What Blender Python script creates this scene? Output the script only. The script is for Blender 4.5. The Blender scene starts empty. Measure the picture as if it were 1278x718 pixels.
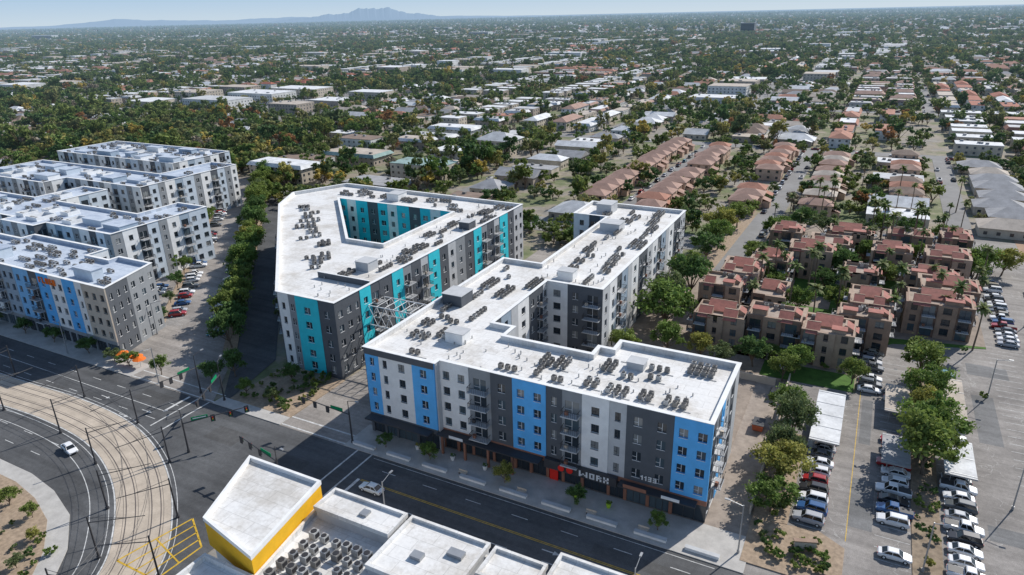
import bpy, math, random
import numpy as np
from mathutils import Matrix, Vector
import mathutils
random.seed(7); rng=np.random.default_rng(7)
SUN_AZ=24.0; SUN_EL=38.0; SUN_STR=5.0; SKY_STR=0.12
COL=bpy.context.scene.collection
# ---------------------------------------------------------------- materials
def new_mat(name):
    m=bpy.data.materials.new(name); m.use_nodes=True
    nt=m.node_tree; b=nt.nodes['Principled BSDF']; return m,nt,b
def N(nt,t,**k):
    n=nt.nodes.new(t)
    for a,v in k.items(): setattr(n,a,v)
    return n
def mixc(nt,fac,a,b,mode='MIX'):
    n=N(nt,'ShaderNodeMix',data_type='RGBA',blend_type=mode)
    for s,v in ((n.inputs[0],fac),(n.inputs[6],a),(n.inputs[7],b)):
        if hasattr(v,'is_output'): nt.links.new(v,s)
        else: s.default_value=v if not isinstance(v,tuple) else (*v[:3],1)
    return n.outputs[2]
def ramp(nt,src,stops,interp='LINEAR'):
    r=N(nt,'ShaderNodeValToRGB'); r.color_ramp.interpolation=interp
    e=r.color_ramp.elements
    while len(e)<len(stops): e.new(0.5)
    for i,(p,c) in enumerate(stops):
        e[i].position=p; e[i].color=(*c,1) if isinstance(c,tuple) else (c,c,c,1)
    nt.links.new(src,r.inputs[0]); return r.outputs[0]
def noise(nt,vec,scale,detail=4,rough=.6):
    n=N(nt,'ShaderNodeTexNoise'); n.inputs['Scale'].default_value=scale
    n.inputs['Detail'].default_value=detail; n.inputs['Roughness'].default_value=rough
    nt.links.new(vec,n.inputs['Vector']); return n.outputs['Fac']
def pos(nt): return N(nt,'ShaderNodeNewGeometry').outputs['Position']
def mth(nt,op,a,b=None):
    n=N(nt,'ShaderNodeMath',operation=op)
    for i,v in enumerate((a,b)):
        if v is None: continue
        if hasattr(v,'is_output'): nt.links.new(v,n.inputs[i])
        else: n.inputs[i].default_value=v
    return n.outputs[0]
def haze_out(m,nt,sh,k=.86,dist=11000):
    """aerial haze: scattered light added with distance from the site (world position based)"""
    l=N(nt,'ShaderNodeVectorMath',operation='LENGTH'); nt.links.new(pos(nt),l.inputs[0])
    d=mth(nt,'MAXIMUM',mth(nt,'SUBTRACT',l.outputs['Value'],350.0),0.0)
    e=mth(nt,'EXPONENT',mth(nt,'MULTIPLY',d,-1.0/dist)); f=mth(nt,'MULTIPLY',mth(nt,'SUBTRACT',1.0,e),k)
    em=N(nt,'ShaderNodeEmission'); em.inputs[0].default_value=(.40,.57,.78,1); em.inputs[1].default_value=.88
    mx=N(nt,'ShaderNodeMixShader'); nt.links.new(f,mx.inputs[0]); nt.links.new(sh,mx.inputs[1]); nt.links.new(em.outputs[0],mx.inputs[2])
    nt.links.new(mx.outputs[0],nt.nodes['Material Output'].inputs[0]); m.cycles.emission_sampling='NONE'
_mc={}
def paint(name,col,rough=.75,amt=.12,scale=.6,hz=False,spec=.3,metal=0):
    if name in _mc: return _mc[name]
    m,nt,b=new_mat(name); P=pos(nt)
    n1=noise(nt,P,scale); n2=noise(nt,P,scale*9,2)
    f=ramp(nt,n1,[(.3,1-amt),(.7,1+amt*.3)]); g=ramp(nt,n2,[(.3,1-amt*.5),(.7,1.0)])
    c=mixc(nt,1.0,col,f,'MULTIPLY'); c=mixc(nt,1.0,c,g,'MULTIPLY')
    nt.links.new(c,b.inputs['Base Color']); b.inputs['Roughness'].default_value=rough
    b.inputs['Specular IOR Level'].default_value=spec; b.inputs['Metallic'].default_value=metal
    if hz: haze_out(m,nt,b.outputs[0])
    _mc[name]=m; return m
WHITE=paint('stucco_white',(.82,.82,.81)); LGRAY=paint('stucco_light_gray',(.52,.53,.54))
DARK=paint('stucco_charcoal',(.105,.115,.13)); BLUE=paint('panel_blue',(.12,.46,.88)); BLUE2=paint('panel_sky_blue',(.24,.52,.82))
TEAL=paint('panel_teal',(.04,.60,.70)); MGRAY=paint('stucco_mid_gray',(.28,.295,.31)); PALEB=paint('stucco_pale_blue_gray',(.56,.63,.70))
BGRAY=paint('stucco_blue_gray',(.34,.42,.50)); TAN=paint('stucco_tan',(.55,.48,.40))
BROWN=paint('stucco_brown',(.36,.25,.185),.85,.2); BROWN2=paint('stucco_dark_brown',(.25,.165,.125),.85,.2); BROWN3=paint('stucco_tan_brown',(.43,.32,.245),.85,.2)
BRICK=paint('brick_panel',(.32,.15,.10)); YELLOW=paint('panel_yellow',(.85,.47,.02))
RED=paint('sign_red',(.80,.03,.02)); ORANGE=paint('fabric_orange',(.85,.18,.02)); LIME=paint('planter_lime',(.40,.62,.05))
METAL=paint('galvanised_metal',(.40,.41,.42),.45,metal=.5); DMETAL=paint('dark_metal',(.06,.06,.065),.5)
ACB=paint('unit_casing',(.24,.23,.215),.6); ACD=paint('unit_fan',(.035,.035,.04),.6); ACL=paint('unit_casing_light',(.45,.45,.44),.6)
SIGNGREEN=paint('sign_green',(.0,.25,.10)); SIGNW=paint('sign_white',(.8,.8,.8))
def glass(name,c):
    m,nt,b=new_mat(name); b.inputs['Base Color'].default_value=(*c,1); b.inputs['Roughness'].default_value=.12
    b.inputs['Specular IOR Level'].default_value=.7; return m
GL1=glass('window_glass',(.03,.04,.05)); GL2=glass('window_glass_blinds',(.22,.23,.23)); GL3=glass('window_glass_mid',(.07,.10,.12))
def roofmat(name,base,dirt):
    m,nt,b=new_mat(name); P=pos(nt)
    br=N(nt,'ShaderNodeTexBrick'); nt.links.new(P,br.inputs['Vector'])
    br.inputs['Scale'].default_value=.12; br.inputs['Mortar Size'].default_value=.006; br.inputs['Mortar Smooth'].default_value=.3
    br.inputs['Color1'].default_value=(1,1,1,1); br.inputs['Color2'].default_value=(.95,.955,.96,1); br.inputs['Mortar'].default_value=(.76,.76,.76,1)
    n1=noise(nt,P,.10,7,.7); n2=noise(nt,P,1.6,5,.7)
    f=ramp(nt,n1,[(.36,dirt),(.55,(1,1,1))]); g=ramp(nt,n2,[(.3,.88),(.6,1.0)])
    c=mixc(nt,1.0,base,br.outputs[0],'MULTIPLY'); c=mixc(nt,1.0,c,f,'MULTIPLY'); c=mixc(nt,1.0,c,g,'MULTIPLY')
    nt.links.new(c,b.inputs['Base Color']); b.inputs['Roughness'].default_value=.7; return m
ROOF=roofmat('roof_membrane',(.76,.75,.73),(.74,.71,.67)); ROOFG=roofmat('roof_membrane_gray',(.54,.60,.68),(.70,.73,.79))
def asphalt(name,base,crack=.5,tint=(1,1,1)):
    m,nt,b=new_mat(name); P=pos(nt)
    n1=noise(nt,P,.08,5,.6); n2=noise(nt,P,1.2,5,.7); n3=noise(nt,P,9,2,.6)
    c=mixc(nt,1.0,tuple(base*t for t in tint),ramp(nt,n1,[(.3,.72),(.7,1.3)]),'MULTIPLY')
    c=mixc(nt,1.0,c,ramp(nt,n2,[(.3,.82),(.7,1.14)]),'MULTIPLY')
    c=mixc(nt,1.0,c,ramp(nt,n3,[(.35,.8),(.65,1.2)]),'MULTIPLY')
    st=N(nt,'ShaderNodeMapping'); st.inputs['Scale'].default_value=(.02,.5,1); nt.links.new(P,st.inputs[0])
    c=mixc(nt,1.0,c,ramp(nt,noise(nt,st.outputs[0],1.0,4,.6),[(.35,.8),(.6,1.06)]),'MULTIPLY')
    if crack:
        w=N(nt,'ShaderNodeVectorMath',operation='ADD'); nn=N(nt,'ShaderNodeTexNoise'); nn.inputs['Scale'].default_value=.25; nn.inputs['Detail'].default_value=5
        nt.links.new(P,nn.inputs['Vector']); s=N(nt,'ShaderNodeVectorMath',operation='SCALE'); s.inputs['Scale'].default_value=9
        nt.links.new(nn.outputs['Color'],s.inputs[0]); nt.links.new(P,w.inputs[0]); nt.links.new(s.outputs[0],w.inputs[1])
        v=N(nt,'ShaderNodeTexVoronoi',feature='DISTANCE_TO_EDGE'); v.inputs['Scale'].default_value=.13; nt.links.new(w.outputs[0],v.inputs['Vector'])
        e=ramp(nt,v.outputs['Distance'],[(.0,crack),(.012,0.0)])
        br=ramp(nt,noise(nt,P,.09,3),[(.4,0.0),(.55,1.0)])
        c=mixc(nt,mth(nt,'MULTIPLY',e,br),c,(base*1.8,base*1.75,base*1.65))
    nt.links.new(c,b.inputs['Base Color']); b.inputs['Roughness'].default_value=.85; b.inputs['Specular IOR Level'].default_value=.25; return m
ASPH=asphalt('asphalt_street',.095,.0,(1,1.02,1.05)); ASPL=asphalt('asphalt_lot',.235,.8,(1.08,1,.93)); ASPA=asphalt('asphalt_alley',.27,.4,(1.1,1,.91)); ASPP=asphalt('asphalt_patch',.085,0); ASPQ=asphalt('asphalt_patch_old',.17,0)
CONC=paint('concrete_walk',(.50,.48,.45),.85,.2,.5); CONCT=paint('concrete_trackbed',(.54,.46,.37),.85,.25,.3)
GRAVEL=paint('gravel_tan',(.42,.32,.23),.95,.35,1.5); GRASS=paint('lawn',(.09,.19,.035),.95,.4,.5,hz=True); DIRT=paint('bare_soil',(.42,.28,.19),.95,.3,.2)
COURT=paint('courtyard_paving',(.34,.28,.23),.9,.3,.4)
PMW=paint('road_paint_white',(.72,.72,.70),.7,.45,1.2); PMY=paint('road_paint_yellow',(.72,.46,.05),.7,.4,1.2); RAIL=paint('rail_steel',(.13,.11,.10),.5)
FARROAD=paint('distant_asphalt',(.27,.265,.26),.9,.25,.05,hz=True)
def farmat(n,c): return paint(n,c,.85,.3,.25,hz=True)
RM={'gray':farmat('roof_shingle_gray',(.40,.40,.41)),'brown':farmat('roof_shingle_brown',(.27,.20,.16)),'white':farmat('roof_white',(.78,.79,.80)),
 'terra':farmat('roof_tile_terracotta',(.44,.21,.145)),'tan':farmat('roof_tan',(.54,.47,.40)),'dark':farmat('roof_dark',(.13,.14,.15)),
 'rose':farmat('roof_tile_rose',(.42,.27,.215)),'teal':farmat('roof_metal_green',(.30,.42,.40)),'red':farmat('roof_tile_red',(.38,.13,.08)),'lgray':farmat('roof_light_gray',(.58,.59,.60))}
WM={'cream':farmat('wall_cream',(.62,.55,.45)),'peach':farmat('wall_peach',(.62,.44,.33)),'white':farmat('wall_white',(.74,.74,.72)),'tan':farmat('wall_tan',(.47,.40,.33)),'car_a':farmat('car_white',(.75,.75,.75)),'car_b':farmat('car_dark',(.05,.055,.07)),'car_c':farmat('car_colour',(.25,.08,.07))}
def tilemat():
    m,nt,b=new_mat('roof_tile_red_ribbed'); P=pos(nt)
    w=N(nt,'ShaderNodeTexWave'); w.inputs['Scale'].default_value=1.2; nt.links.new(P,w.inputs['Vector'])
    n=noise(nt,P,.8); c=mixc(nt,1.0,(.36,.125,.095),ramp(nt,w.outputs['Fac'],[(0,.7),(1,1.15)]),'MULTIPLY')
    c=mixc(nt,1.0,c,ramp(nt,n,[(.3,.75),(.7,1.2)]),'MULTIPLY'); nt.links.new(c,b.inputs['Base Color']); b.inputs['Roughness'].default_value=.8; return m
TILE=tilemat()
def ground_mat():
    m,nt,b=new_mat('ground_desert_suburb'); P=pos(nt)
    n1=noise(nt,P,.028,6,.7); n2=noise(nt,P,.2,4,.65); n3=noise(nt,P,.0012,5,.6)
    c=ramp(nt,n1,[(.34,(.10,.14,.05)),(.45,(.16,.175,.085)),(.52,(.28,.24,.185)),(.6,(.24,.225,.20)),(.72,(.38,.33,.28))])
    far=ramp(nt,n3,[(.35,(.10,.125,.08)),(.65,(.20,.205,.16))])
    l=N(nt,'ShaderNodeVectorMath',operation='LENGTH'); nt.links.new(P,l.inputs[0])
    mr=N(nt,'ShaderNodeMapRange'); mr.inputs[1].default_value=900; mr.inputs[2].default_value=4000; nt.links.new(l.outputs['Value'],mr.inputs[0])
    c=mixc(nt,mr.outputs[0],c,far); c=mixc(nt,1.0,c,ramp(nt,n2,[(.3,.7),(.7,1.2)]),'MULTIPLY')
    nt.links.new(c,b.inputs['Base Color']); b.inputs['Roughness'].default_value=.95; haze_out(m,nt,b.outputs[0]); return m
def leaf_mat(name,cols,hz,tl=.3):
    m,nt,b=new_mat(name)
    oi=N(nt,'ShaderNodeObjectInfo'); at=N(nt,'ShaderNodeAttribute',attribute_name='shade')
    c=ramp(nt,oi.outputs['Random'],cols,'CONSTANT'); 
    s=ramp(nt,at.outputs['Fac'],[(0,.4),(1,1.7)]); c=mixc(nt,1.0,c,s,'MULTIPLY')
    nt.links.new(c,b.inputs['Base Color']); b.inputs['Roughness'].default_value=.7; b.inputs['Specular IOR Level'].default_value=.2
    tr=N(nt,'ShaderNodeBsdfTranslucent'); nt.links.new(c,tr.inputs['Color'])
    mx=N(nt,'ShaderNodeMixShader'); mx.inputs[0].default_value=tl
    nt.links.new(b.outputs[0],mx.inputs[1]); nt.links.new(tr.outputs[0],mx.inputs[2])
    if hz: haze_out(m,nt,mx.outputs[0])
    else: nt.links.new(mx.outputs[0],nt.nodes['Material Output'].inputs[0])
    return m
GREENS=[(0,(.10,.155,.04)),(.18,(.14,.18,.05)),(.34,(.065,.115,.04)),(.5,(.155,.19,.055)),(.66,(.11,.145,.06)),(.8,(.19,.195,.08)),(.89,(.27,.25,.08)),(.945,(.38,.29,.07)),(.97,(.27,.14,.06)),(.982,(.22,.19,.14))]
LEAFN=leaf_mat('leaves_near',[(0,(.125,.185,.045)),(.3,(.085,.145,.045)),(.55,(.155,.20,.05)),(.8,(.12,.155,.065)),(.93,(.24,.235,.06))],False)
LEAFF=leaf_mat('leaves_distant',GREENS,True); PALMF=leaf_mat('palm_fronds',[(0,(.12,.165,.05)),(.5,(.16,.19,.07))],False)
BARK=paint('bark',(.20,.15,.11),.95,.3,2)
# ---------------------------------------------------------------- mesh builders
class Part:
    def __init__(s): s.v=[]; s.f=[]
    def quad(s,*ps):
        n=len(s.v); s.v.extend(ps); s.f.append(tuple(range(n,n+len(ps))))
    def box(s,x0,y0,z0,x1,y1,z1): s.prism([(x0,y0),(x1,y0),(x1,y1),(x0,y1)],z0,z1)
    def prism(s,poly,z0,z1,bottom=False):
        n=len(s.v); k=len(poly)
        s.v.extend((x,y,z0) for x,y in poly); s.v.extend((x,y,z1) for x,y in poly)
        for i in range(k):
            j=(i+1)%k; s.f.append((n+i,n+j,n+k+j,n+k+i))
        s.f.append(tuple(range(n+k,n+2*k)))
        if bottom: s.f.append(tuple(range(n+k-1,n-1,-1)))
    def frustum(s,p0,p1,z0,z1):
        n=len(s.v);k=len(p0)
        s.v.extend((x,y,z0) for x,y in p0); s.v.extend((x,y,z1) for x,y in p1)
        for i in range(k):
            j=(i+1)%k; s.f.append((n+i,n+j,n+k+j,n+k+i))
        s.f.append(tuple(range(n+k,n+2*k)))
    def tube(s,a,b,r0,r1,k=8):
        a=Vector(a);b=Vector(b);d=(b-a).normalized()
        u=d.cross(Vector((0,0,1)) if abs(d.z)<.95 else Vector((1,0,0))).normalized(); w=d.cross(u)
        n=len(s.v)
        for c,r in((a,r0),(b,r1)):
            for i in range(k):
                t=2*math.pi*i/k; s.v.append(tuple(c+u*math.cos(t)*r+w*math.sin(t)*r))
        for i in range(k):
            j=(i+1)%k; s.f.append((n+i,n+k+i,n+k+j,n+j))
        s.f.append(tuple(range(n+k,n+2*k))); s.f.append(tuple(range(n+k-1,n-1,-1)))
def mesh_from(name,parts):
    me=bpy.data.meshes.new(name); v=[];f=[];mi=[]
    for i,(p,m) in enumerate(parts):
        o=len(v); v+=p.v; f+=[tuple(a+o for a in q) for q in p.f]; mi+=[i]*len(p.f); me.materials.append(m)
    me.from_pydata(v,[],f); me.polygons.foreach_set('material_index',mi); me.update(); return me
def obj(name,me,loc=(0,0,0),rot=0,scale=1,parent=None,col=None):
    o=bpy.data.objects.new(name,me); o.location=loc; o.rotation_euler=(0,0,rot)
    o.scale=(scale,)*3 if not isinstance(scale,tuple) else scale
    if parent: o.parent=parent
    (col or COL).objects.link(o); return o
class Asm:
    def __init__(s,name): s.name=name; s.d={}
    def p(s,n,m):
        k=(n,m.name)
        if k not in s.d: s.d[k]=(Part(),m)
        return s.d[k][0]
    def finish(s,loc=(0,0,0),rot=0):
        e=bpy.data.objects.new(s.name,None); e.location=loc; e.rotation_euler=(0,0,rot); e.empty_display_size=.5; COL.objects.link(e)
        for (n,_),(p,m) in s.d.items():
            obj(n,mesh_from(n,[(p,m)]),parent=e)
        return e
def wb(part,p,d,n,u0,u1,z0,z1,a,b):
    q=[(p[0]+d[0]*u+n[0]*w,p[1]+d[1]*u+n[1]*w) for u,w in((u0,b),(u1,b),(u1,a),(u0,a))]
    part.prism(q,z0,z1,True)
def offset_poly(P,o):
    k=len(P);R=[]
    for i in range(k):
        a=P[i-1];b=P[i];c=P[(i+1)%k]
        d1=((b[0]-a[0]),(b[1]-a[1]));l1=math.hypot(*d1);d1=(d1[0]/l1,d1[1]/l1)
        d2=((c[0]-b[0]),(c[1]-b[1]));l2=math.hypot(*d2);d2=(d2[0]/l2,d2[1]/l2)
        n1=(d1[1],-d1[0]);n2=(d2[1],-d2[0]); s=1+n1[0]*n2[0]+n1[1]*n2[1]
        R.append((b[0]+(n1[0]+n2[0])*o/s,b[1]+(n1[1]+n2[1])*o/s))
    return R
def ring(part,P,oi,oo,z0,z1):
    A=offset_poly(P,oi);B=offset_poly(P,oo);k=len(P);n=len(part.v)
    for q,z in((A,z0),(B,z0),(A,z1),(B,z1)): part.v.extend((x,y,z) for x,y in q)
    for i in range(k):
        j=(i+1)%k
        part.f+= [(n+k+i,n+k+j,n+3*k+j,n+3*k+i),(n+j,n+i,n+2*k+i,n+2*k+j),(n+2*k+i,n+3*k+i,n+3*k+j,n+2*k+j),(n+i,n+j,n+k+j,n+k+i)]
def facade(asm,p,q,H,scheme,floors=4,gh=4.6,retail=False,convex=True,z0=0,fh=3.3):
    L=math.hypot(q[0]-p[0],q[1]-p[1]); d=((q[0]-p[0])/L,(q[1]-p[1])/L); n=(d[1],-d[0])
    zs=[z0,z0+gh]+[z0+gh+fh*(i+1) for i in range(floors)]
    for (u0,u1,m,kind,dep) in scheme:
        if u1>L-.01: u1=L+(dep-.01 if convex else 0)
        S=asm.p('walls',m); w=u1-u0
        for i in range(len(zs)-1):
            a=zs[i]; b=zs[i+1] if i<len(zs)-2 else H
            if i==0 and retail:
                S0=asm.p('storefront_walls',retail if not isinstance(retail,bool) else DARK)
                wb(S0,p,d,n,u0,u1,b-1.0,b,0,dep)
                nb=max(1,round(w/4)); 
                for k in range(nb):
                    c0=u0+w*k/nb; wb(S0,p,d,n,c0,c0+.55,a,b-1.0,0,dep)
                    wb(asm.p('storefront_glass',random.choice([GL1,GL1,GL3])),p,d,n,c0+.55,u0+w*(k+1)/nb,a+.2,b-1.0,0.02,.06)
                    for t in (.33,.66): wb(asm.p('mullions',DMETAL),p,d,n,c0+.55+(w/nb-.55)*t,c0+.62+(w/nb-.55)*t,a+.2,b-1.02,.062,.12)
                continue
            if kind=='blank' or w<1.9: wb(S,p,d,n,u0,u1,a,b,0,dep); continue
            if kind=='balc':
                nw=1; ow=min(2.6,w-.9); sill=a+.12; hd=a+2.45
            else:
                nw=max(1,int(w//(2.7 if kind=='win' else 2.2))); ow=1.45 if kind=='win' else 1.0; sill=a+.85; hd=a+2.5
                if kind=='wide': ow=1.9; nw=max(1,int(w//3.6))
            if i==0: sill+=.3; hd+=.5
            cs=[u0+w*(k+.5)/nw for k in range(nw)]
            wb(S,p,d,n,u0,u1,a,sill,0,dep); wb(S,p,d,n,u0,u1,hd,b,0,dep)
            e=u0
            for c in cs:
                wb(S,p,d,n,e,c-ow/2,sill,hd,0,dep); e=c+ow/2
                wb(asm.p('windows',random.choice([GL1,GL1,GL1,GL2,GL3])),p,d,n,c-ow/2,c+ow/2,sill,hd,.015,.07)
                F=asm.p('window_frames',SIGNW if m in(DARK,BLUE,TEAL,MGRAY) else DMETAL)
                wb(F,p,d,n,c-.035,c+.035,sill,hd,.072,.13); wb(F,p,d,n,c-ow/2,c+ow/2,sill-.07,sill,dep+.002,dep+.07)
                wb(F,p,d,n,c-ow/2,c-.036,sill+.6,sill+.66,.072,.12)
            wb(S,p,d,n,e,u1,sill,hd,0,dep)
            if kind=='balc' and i>0:
                B=asm.p('balconies',LGRAY); wb(B,p,d,n,u0+.3,u1-.3,a-.12,a+.08,dep+.003,1.75)
                Rl=asm.p('balcony_railings',DMETAL)
                wb(Rl,p,d,n,u0+.35,u1-.35,a+1.08,a+1.16,1.64,1.70)
                for t in np.linspace(u0+.35,u1-.4,9): wb(Rl,p,d,n,t,t+.05,a+.08,a+1.08,1.65,1.69)
                for uu in(u0+.35,u1-.4):
                    wb(Rl,p,d,n,uu,uu+.05,a+1.08,a+1.15,dep+.01,1.64)
                    for dd in (.7,1.1,1.4): wb(Rl,p,d,n,uu,uu+.05,a+.08,a+1.08,dd,dd+.05)
                if random.random()<.5: wb(asm.p('balcony_chairs',random.choice([BRICK,TAN,DMETAL])),p,d,n,u0+.8,u0+1.4,a+.09,a+.8,.7,1.2)
def auto_scheme(L,pal,off=0):
    s=[];u=0;i=off
    while u<L-.5:
        w,m,k,dep=pal[i%len(pal)]; i+=1
        e=min(L,u+w)
        if L-e<2.2: e=L
        s.append((u,e,m,k,dep)); u=e
    return s
def ac_unit(asm,x,y,z,s=1.0,c=None):
    s*=.88; B=asm.p('condenser_units',c or (ACB if random.random()<.8 else ACL)); h=.95*s; w=.46*s
    B.box(x-w,y-w,z+.15,x+w,y+w,z+.15+h)
    asm.p('unit_fans',ACD).prism([(x+w*.85*math.cos(t*math.pi/4),y+w*.85*math.sin(t*math.pi/4)) for t in range(8)],z+.15+h+.004,z+.2+h)
    asm.p('unit_grilles',ACD).box(x-w-.01,y-w*.8,z+.3,x+w+.01,y+w*.8,z+h*.95)
    asm.p('unit_curbs',METAL).box(x-w-.1,y-w*.7,z,x+w+.1,y+w*.7,z+.148)
def ac_field(asm,x0,y0,x1,y1,z,horiz=True,dens=.75):
    u0,u1=(x0,x1) if horiz else (y0,y1)
    u=u0+random.uniform(0,1)
    while u<u1:
        g=random.choice([1,2,2,3,3,4,5]); v=random.uniform(y0,y1) if horiz else random.uniform(x0,x1); j=random.uniform(1.2,1.45)
        if random.random()<dens:
            nr_=random.choice([1,1,2,2,3])
            for k in range(g):
                for r in range(nr_):
                    if random.random()<.93:
                        if horiz: ac_unit(asm,u+k*j,v+r*1.45,z)
                        else: ac_unit(asm,v+r*1.45,u+k*j,z)
            P=asm.p('conduits',METAL)
            if horiz: P.box(u-.8,v-1.0,z+.05,u+g*j,v-.9,z+.12)
            else: P.box(v-1.0,u-.8,z+.05,v-.9,u+g*j,z+.12)
        u+=g*j+random.uniform(.8,3.2)
def massing(asm,poly,H,roofm,pal,front=None,court=None,**kw):
    rz=H-1.0
    core=asm.p('core_walls',DARK)
    def edges(P):
        k=len(P)
        for i in range(k):
            a=P[i];b=P[(i+1)%k];c=P[(i+2)%k]
            cr=(b[0]-a[0])*(c[1]-b[1])-(b[1]-a[1])*(c[0]-b[0])
            yield i,a,b,cr>0
    allp=[poly]+([court] if court else [])
    tris=mathutils.geometry.tessellate_polygon([[Vector((x,y,0)) for x,y in P] for P in allp])
    flat=sum(allp,[]); Rf=asm.p('roof',roofm); n=len(Rf.v); Rf.v.extend((x,y,rz) for x,y in flat)
    for t in tris:
        a,b,c=[flat[j] for j in t]
        cr=(b[0]-a[0])*(c[1]-a[1])-(b[1]-a[1])*(c[0]-a[0])
        Rf.f.append(tuple(n+j for j in (t if cr>0 else t[::-1])))
    for P in allp:
        for i,a,b,cv in edges(P):
            core.quad((a[0],a[1],0),(b[0],b[1],0),(b[0],b[1],H),(a[0],a[1],H))
            L=math.hypot(b[0]-a[0],b[1]-a[1])
            sc=front[(P is court,i)] if front and (P is court,i) in front else None
            if sc is None: sc=dict(scheme=auto_scheme(L,pal,i*3))
            facade(asm,a,b,H,convex=cv,**{**kw,**sc})
        ring(asm.p('parapet',roofm),P,-.32,-.001,rz,H); ring(asm.p('parapet_cap',WHITE),P,-.36,.46,H+.002,H+.09)
# ---------------------------------------------------------------- building A
def building_A():
    A=Asm('apartment_block'); H=19.0
    poly=[(-82,93),(-66,93),(-66,94.5),(-16,94.5),(-16,116),(-38,116),(-38,112),(-41,112),(-41,108.5),(-60,108.5),(-60,113),(-65,113),(-65,140),(-51,140),(-51,214),(-82,214),(-82,198),(-71,198),(-71,150),(-82,150)]
    pal=[(5,WHITE,'win',.25),(3.6,DARK,'balc',.2),(4.5,BGRAY,'win',.25),(3.2,LGRAY,'blank',.3),(5.5,WHITE,'wide',.25),(4,DARK,'win',.2),(3.6,DARK,'balc',.2),(4.8,LGRAY,'win',.25)]
    X=-66
    def f(a,b,m,k,dep=.25): return (a-X,b-X,m,k,dep)
    fr=[f(-66,-59.5,WHITE,'win',.35),f(-59.5,-55,MGRAY,'balc',.2),f(-55,-50.5,DARK,'win',.25),f(-50.5,-44,BLUE,'win',.4),f(-44,-41,DARK,'narrow',.25),
        f(-41,-37.3,MGRAY,'balc',.2),f(-37.3,-32.5,WHITE,'win',.35),f(-32.5,-29.5,LGRAY,'narrow',.2),f(-29.5,-21.6,DARK,'win',.25),f(-21.6,-16,BLUE,'win',.4)]
    fl=[(0,3.2,BLUE,'narrow',.3),(3.2,6,WHITE,'narrow',.25),(6,11,WHITE,'win',.25),(11,15.99,BLUE,'win',.3)]
    side=[(0,3.2,DARK,'narrow',.25),(3.2,7,MGRAY,'balc',.2),(7,9.5,BLUE,'narrow',.3),(9.5,14,LGRAY,'win',.25),(14,18,DARK,'win',.25),(18,21.5,LGRAY,'blank',.25)]
    front={(False,0):dict(scheme=fl,retail=DARK),(False,2):dict(scheme=fr,retail=BRICK),(False,3):dict(scheme=side),
           (False,17):dict(scheme=[(0,3.5,BLUE,'narrow',.25),(3.5,7.5,BLUE,'win',.25),(7.5,11,WHITE,'win',.25)])}
    massing(A,poly,H,ROOF,pal,front)
    wb(A.p('crown_band',DARK),(-82,93),(1,0),(0,-1),0,16,H-1.3,H-.05,.32,.5)
    wb(A.p('crown_band',DARK),(-82,150),(0,-1),(-1,0),0,57,H-1.3,H-.05,.42,.5)
    C=A.p('street_canopy',DMETAL)
    C.box(-66,91.9,4.0,-44.5,94.2,4.25); C.box(-82,90.6,4.0,-67,92.6,4.25); C.box(-30,92.3,4.0,-17,94.1,4.25)
    C.box(-44,93.3,2.9,-30.5,94.05,4.7)
    for x in np.arange(-65,-45,5): A.p('canopy_posts',BRICK).box(x,92.0,0.14,x+.4,92.4,3.998)
    S=A.p('sign_letters',SIGNW)
    def bars(x,y,z,h,pat,part,w=.28):
        for r,row in enumerate(pat):
            for c,ch in enumerate(row):
                if ch=='#': part.box(x+c*w,y-.06,z+h-(r+1)*h/5,x+(c+1)*w-.001,y,z+h-r*h/5-.001)
    g={'W':['#...#','#...#','#.#.#','##.##','#...#'],'O':['###','#.#','#.#','#.#','###'],'R':['##.','#.#','##.','#.#','#.#'],'X':['#.#','#.#','.#.','#.#','#.#'],
       '1':['.#','##','.#','.#','.#'],'3':['###','..#','###','..#','###']}
    x=-37.3
    for ch in 'WORX': bars(x,93.29,3.2,1.15,g[ch],S,.32); x+=len(g[ch][0])*.32+.32
    for k,xx in enumerate((-40.6,-39)): A.p('sign_emblem',RED).tube((xx,93.29,3.8),(xx,93.0,3.8),.6,.6,14)
    x=-26.6
    for ch in '1133': bars(x,94.1,5.4,.9,g[ch],S,.2); x+=len(g[ch][0])*.2+.24
    A.p('door_red',RED).box(-43.2,94.0,.2,-41.6,94.12,2.7)
    A.p('shop_signs',BRICK).box(-29,92.2,4.3,-25,92.29,4.95); A.p('shop_signs_lit',SIGNW).box(-22.5,92.2,4.3,-19.5,92.29,4.85); A.p('shop_signs_lit',SIGNW).box(-63,91.8,4.3,-60,91.89,4.85)
    z=H-1
    ac_field(A,-63,98,-21,99,z,dens=.8); ac_field(A,-58,102.5,-40,104,z,dens=.8);ac_field(A,-38,104,-20,106,z,dens=.7); ac_field(A,-36,109,-18,111,z)
    ac_field(A,-79,96,-69,98,z); ac_field(A,-79.5,102,-75,148,z,False,.9); ac_field(A,-74,104,-68,142,z,False,.9)
    ac_field(A,-67,150,-63,210,z,False,.95); ac_field(A,-59,143,-54,208,z,False,.95); ac_field(A,-79,201,-70,203,z)
    for (x0,y0,x1,y1,h,m) in[(-81,119,-76,124,2.6,DARK),(-70,103,-66,106,2.2,WHITE),(-69,186,-63,191,2.4,LGRAY),(-34,107.5,-31,110,1.4,LGRAY),(-77,204,-72,210,3,LGRAY),(-64,144,-60,147,2.2,WHITE)]:
        A.p('roof_access',m).box(x0,y0,z,x1,y1,z+h); A.p('roof_access_cap',LGRAY).box(x0-.15,y0-.15,z+h+.002,x1+.15,y1+.15,z+h+.12)
    for i in range(60):
        x,y=random.uniform(-80,-18),random.uniform(95.5,107) ; A.p('vents',METAL).tube((x,y,z),(x,y,z+random.uniform(.4,.9)),.12,.12,6)
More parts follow.
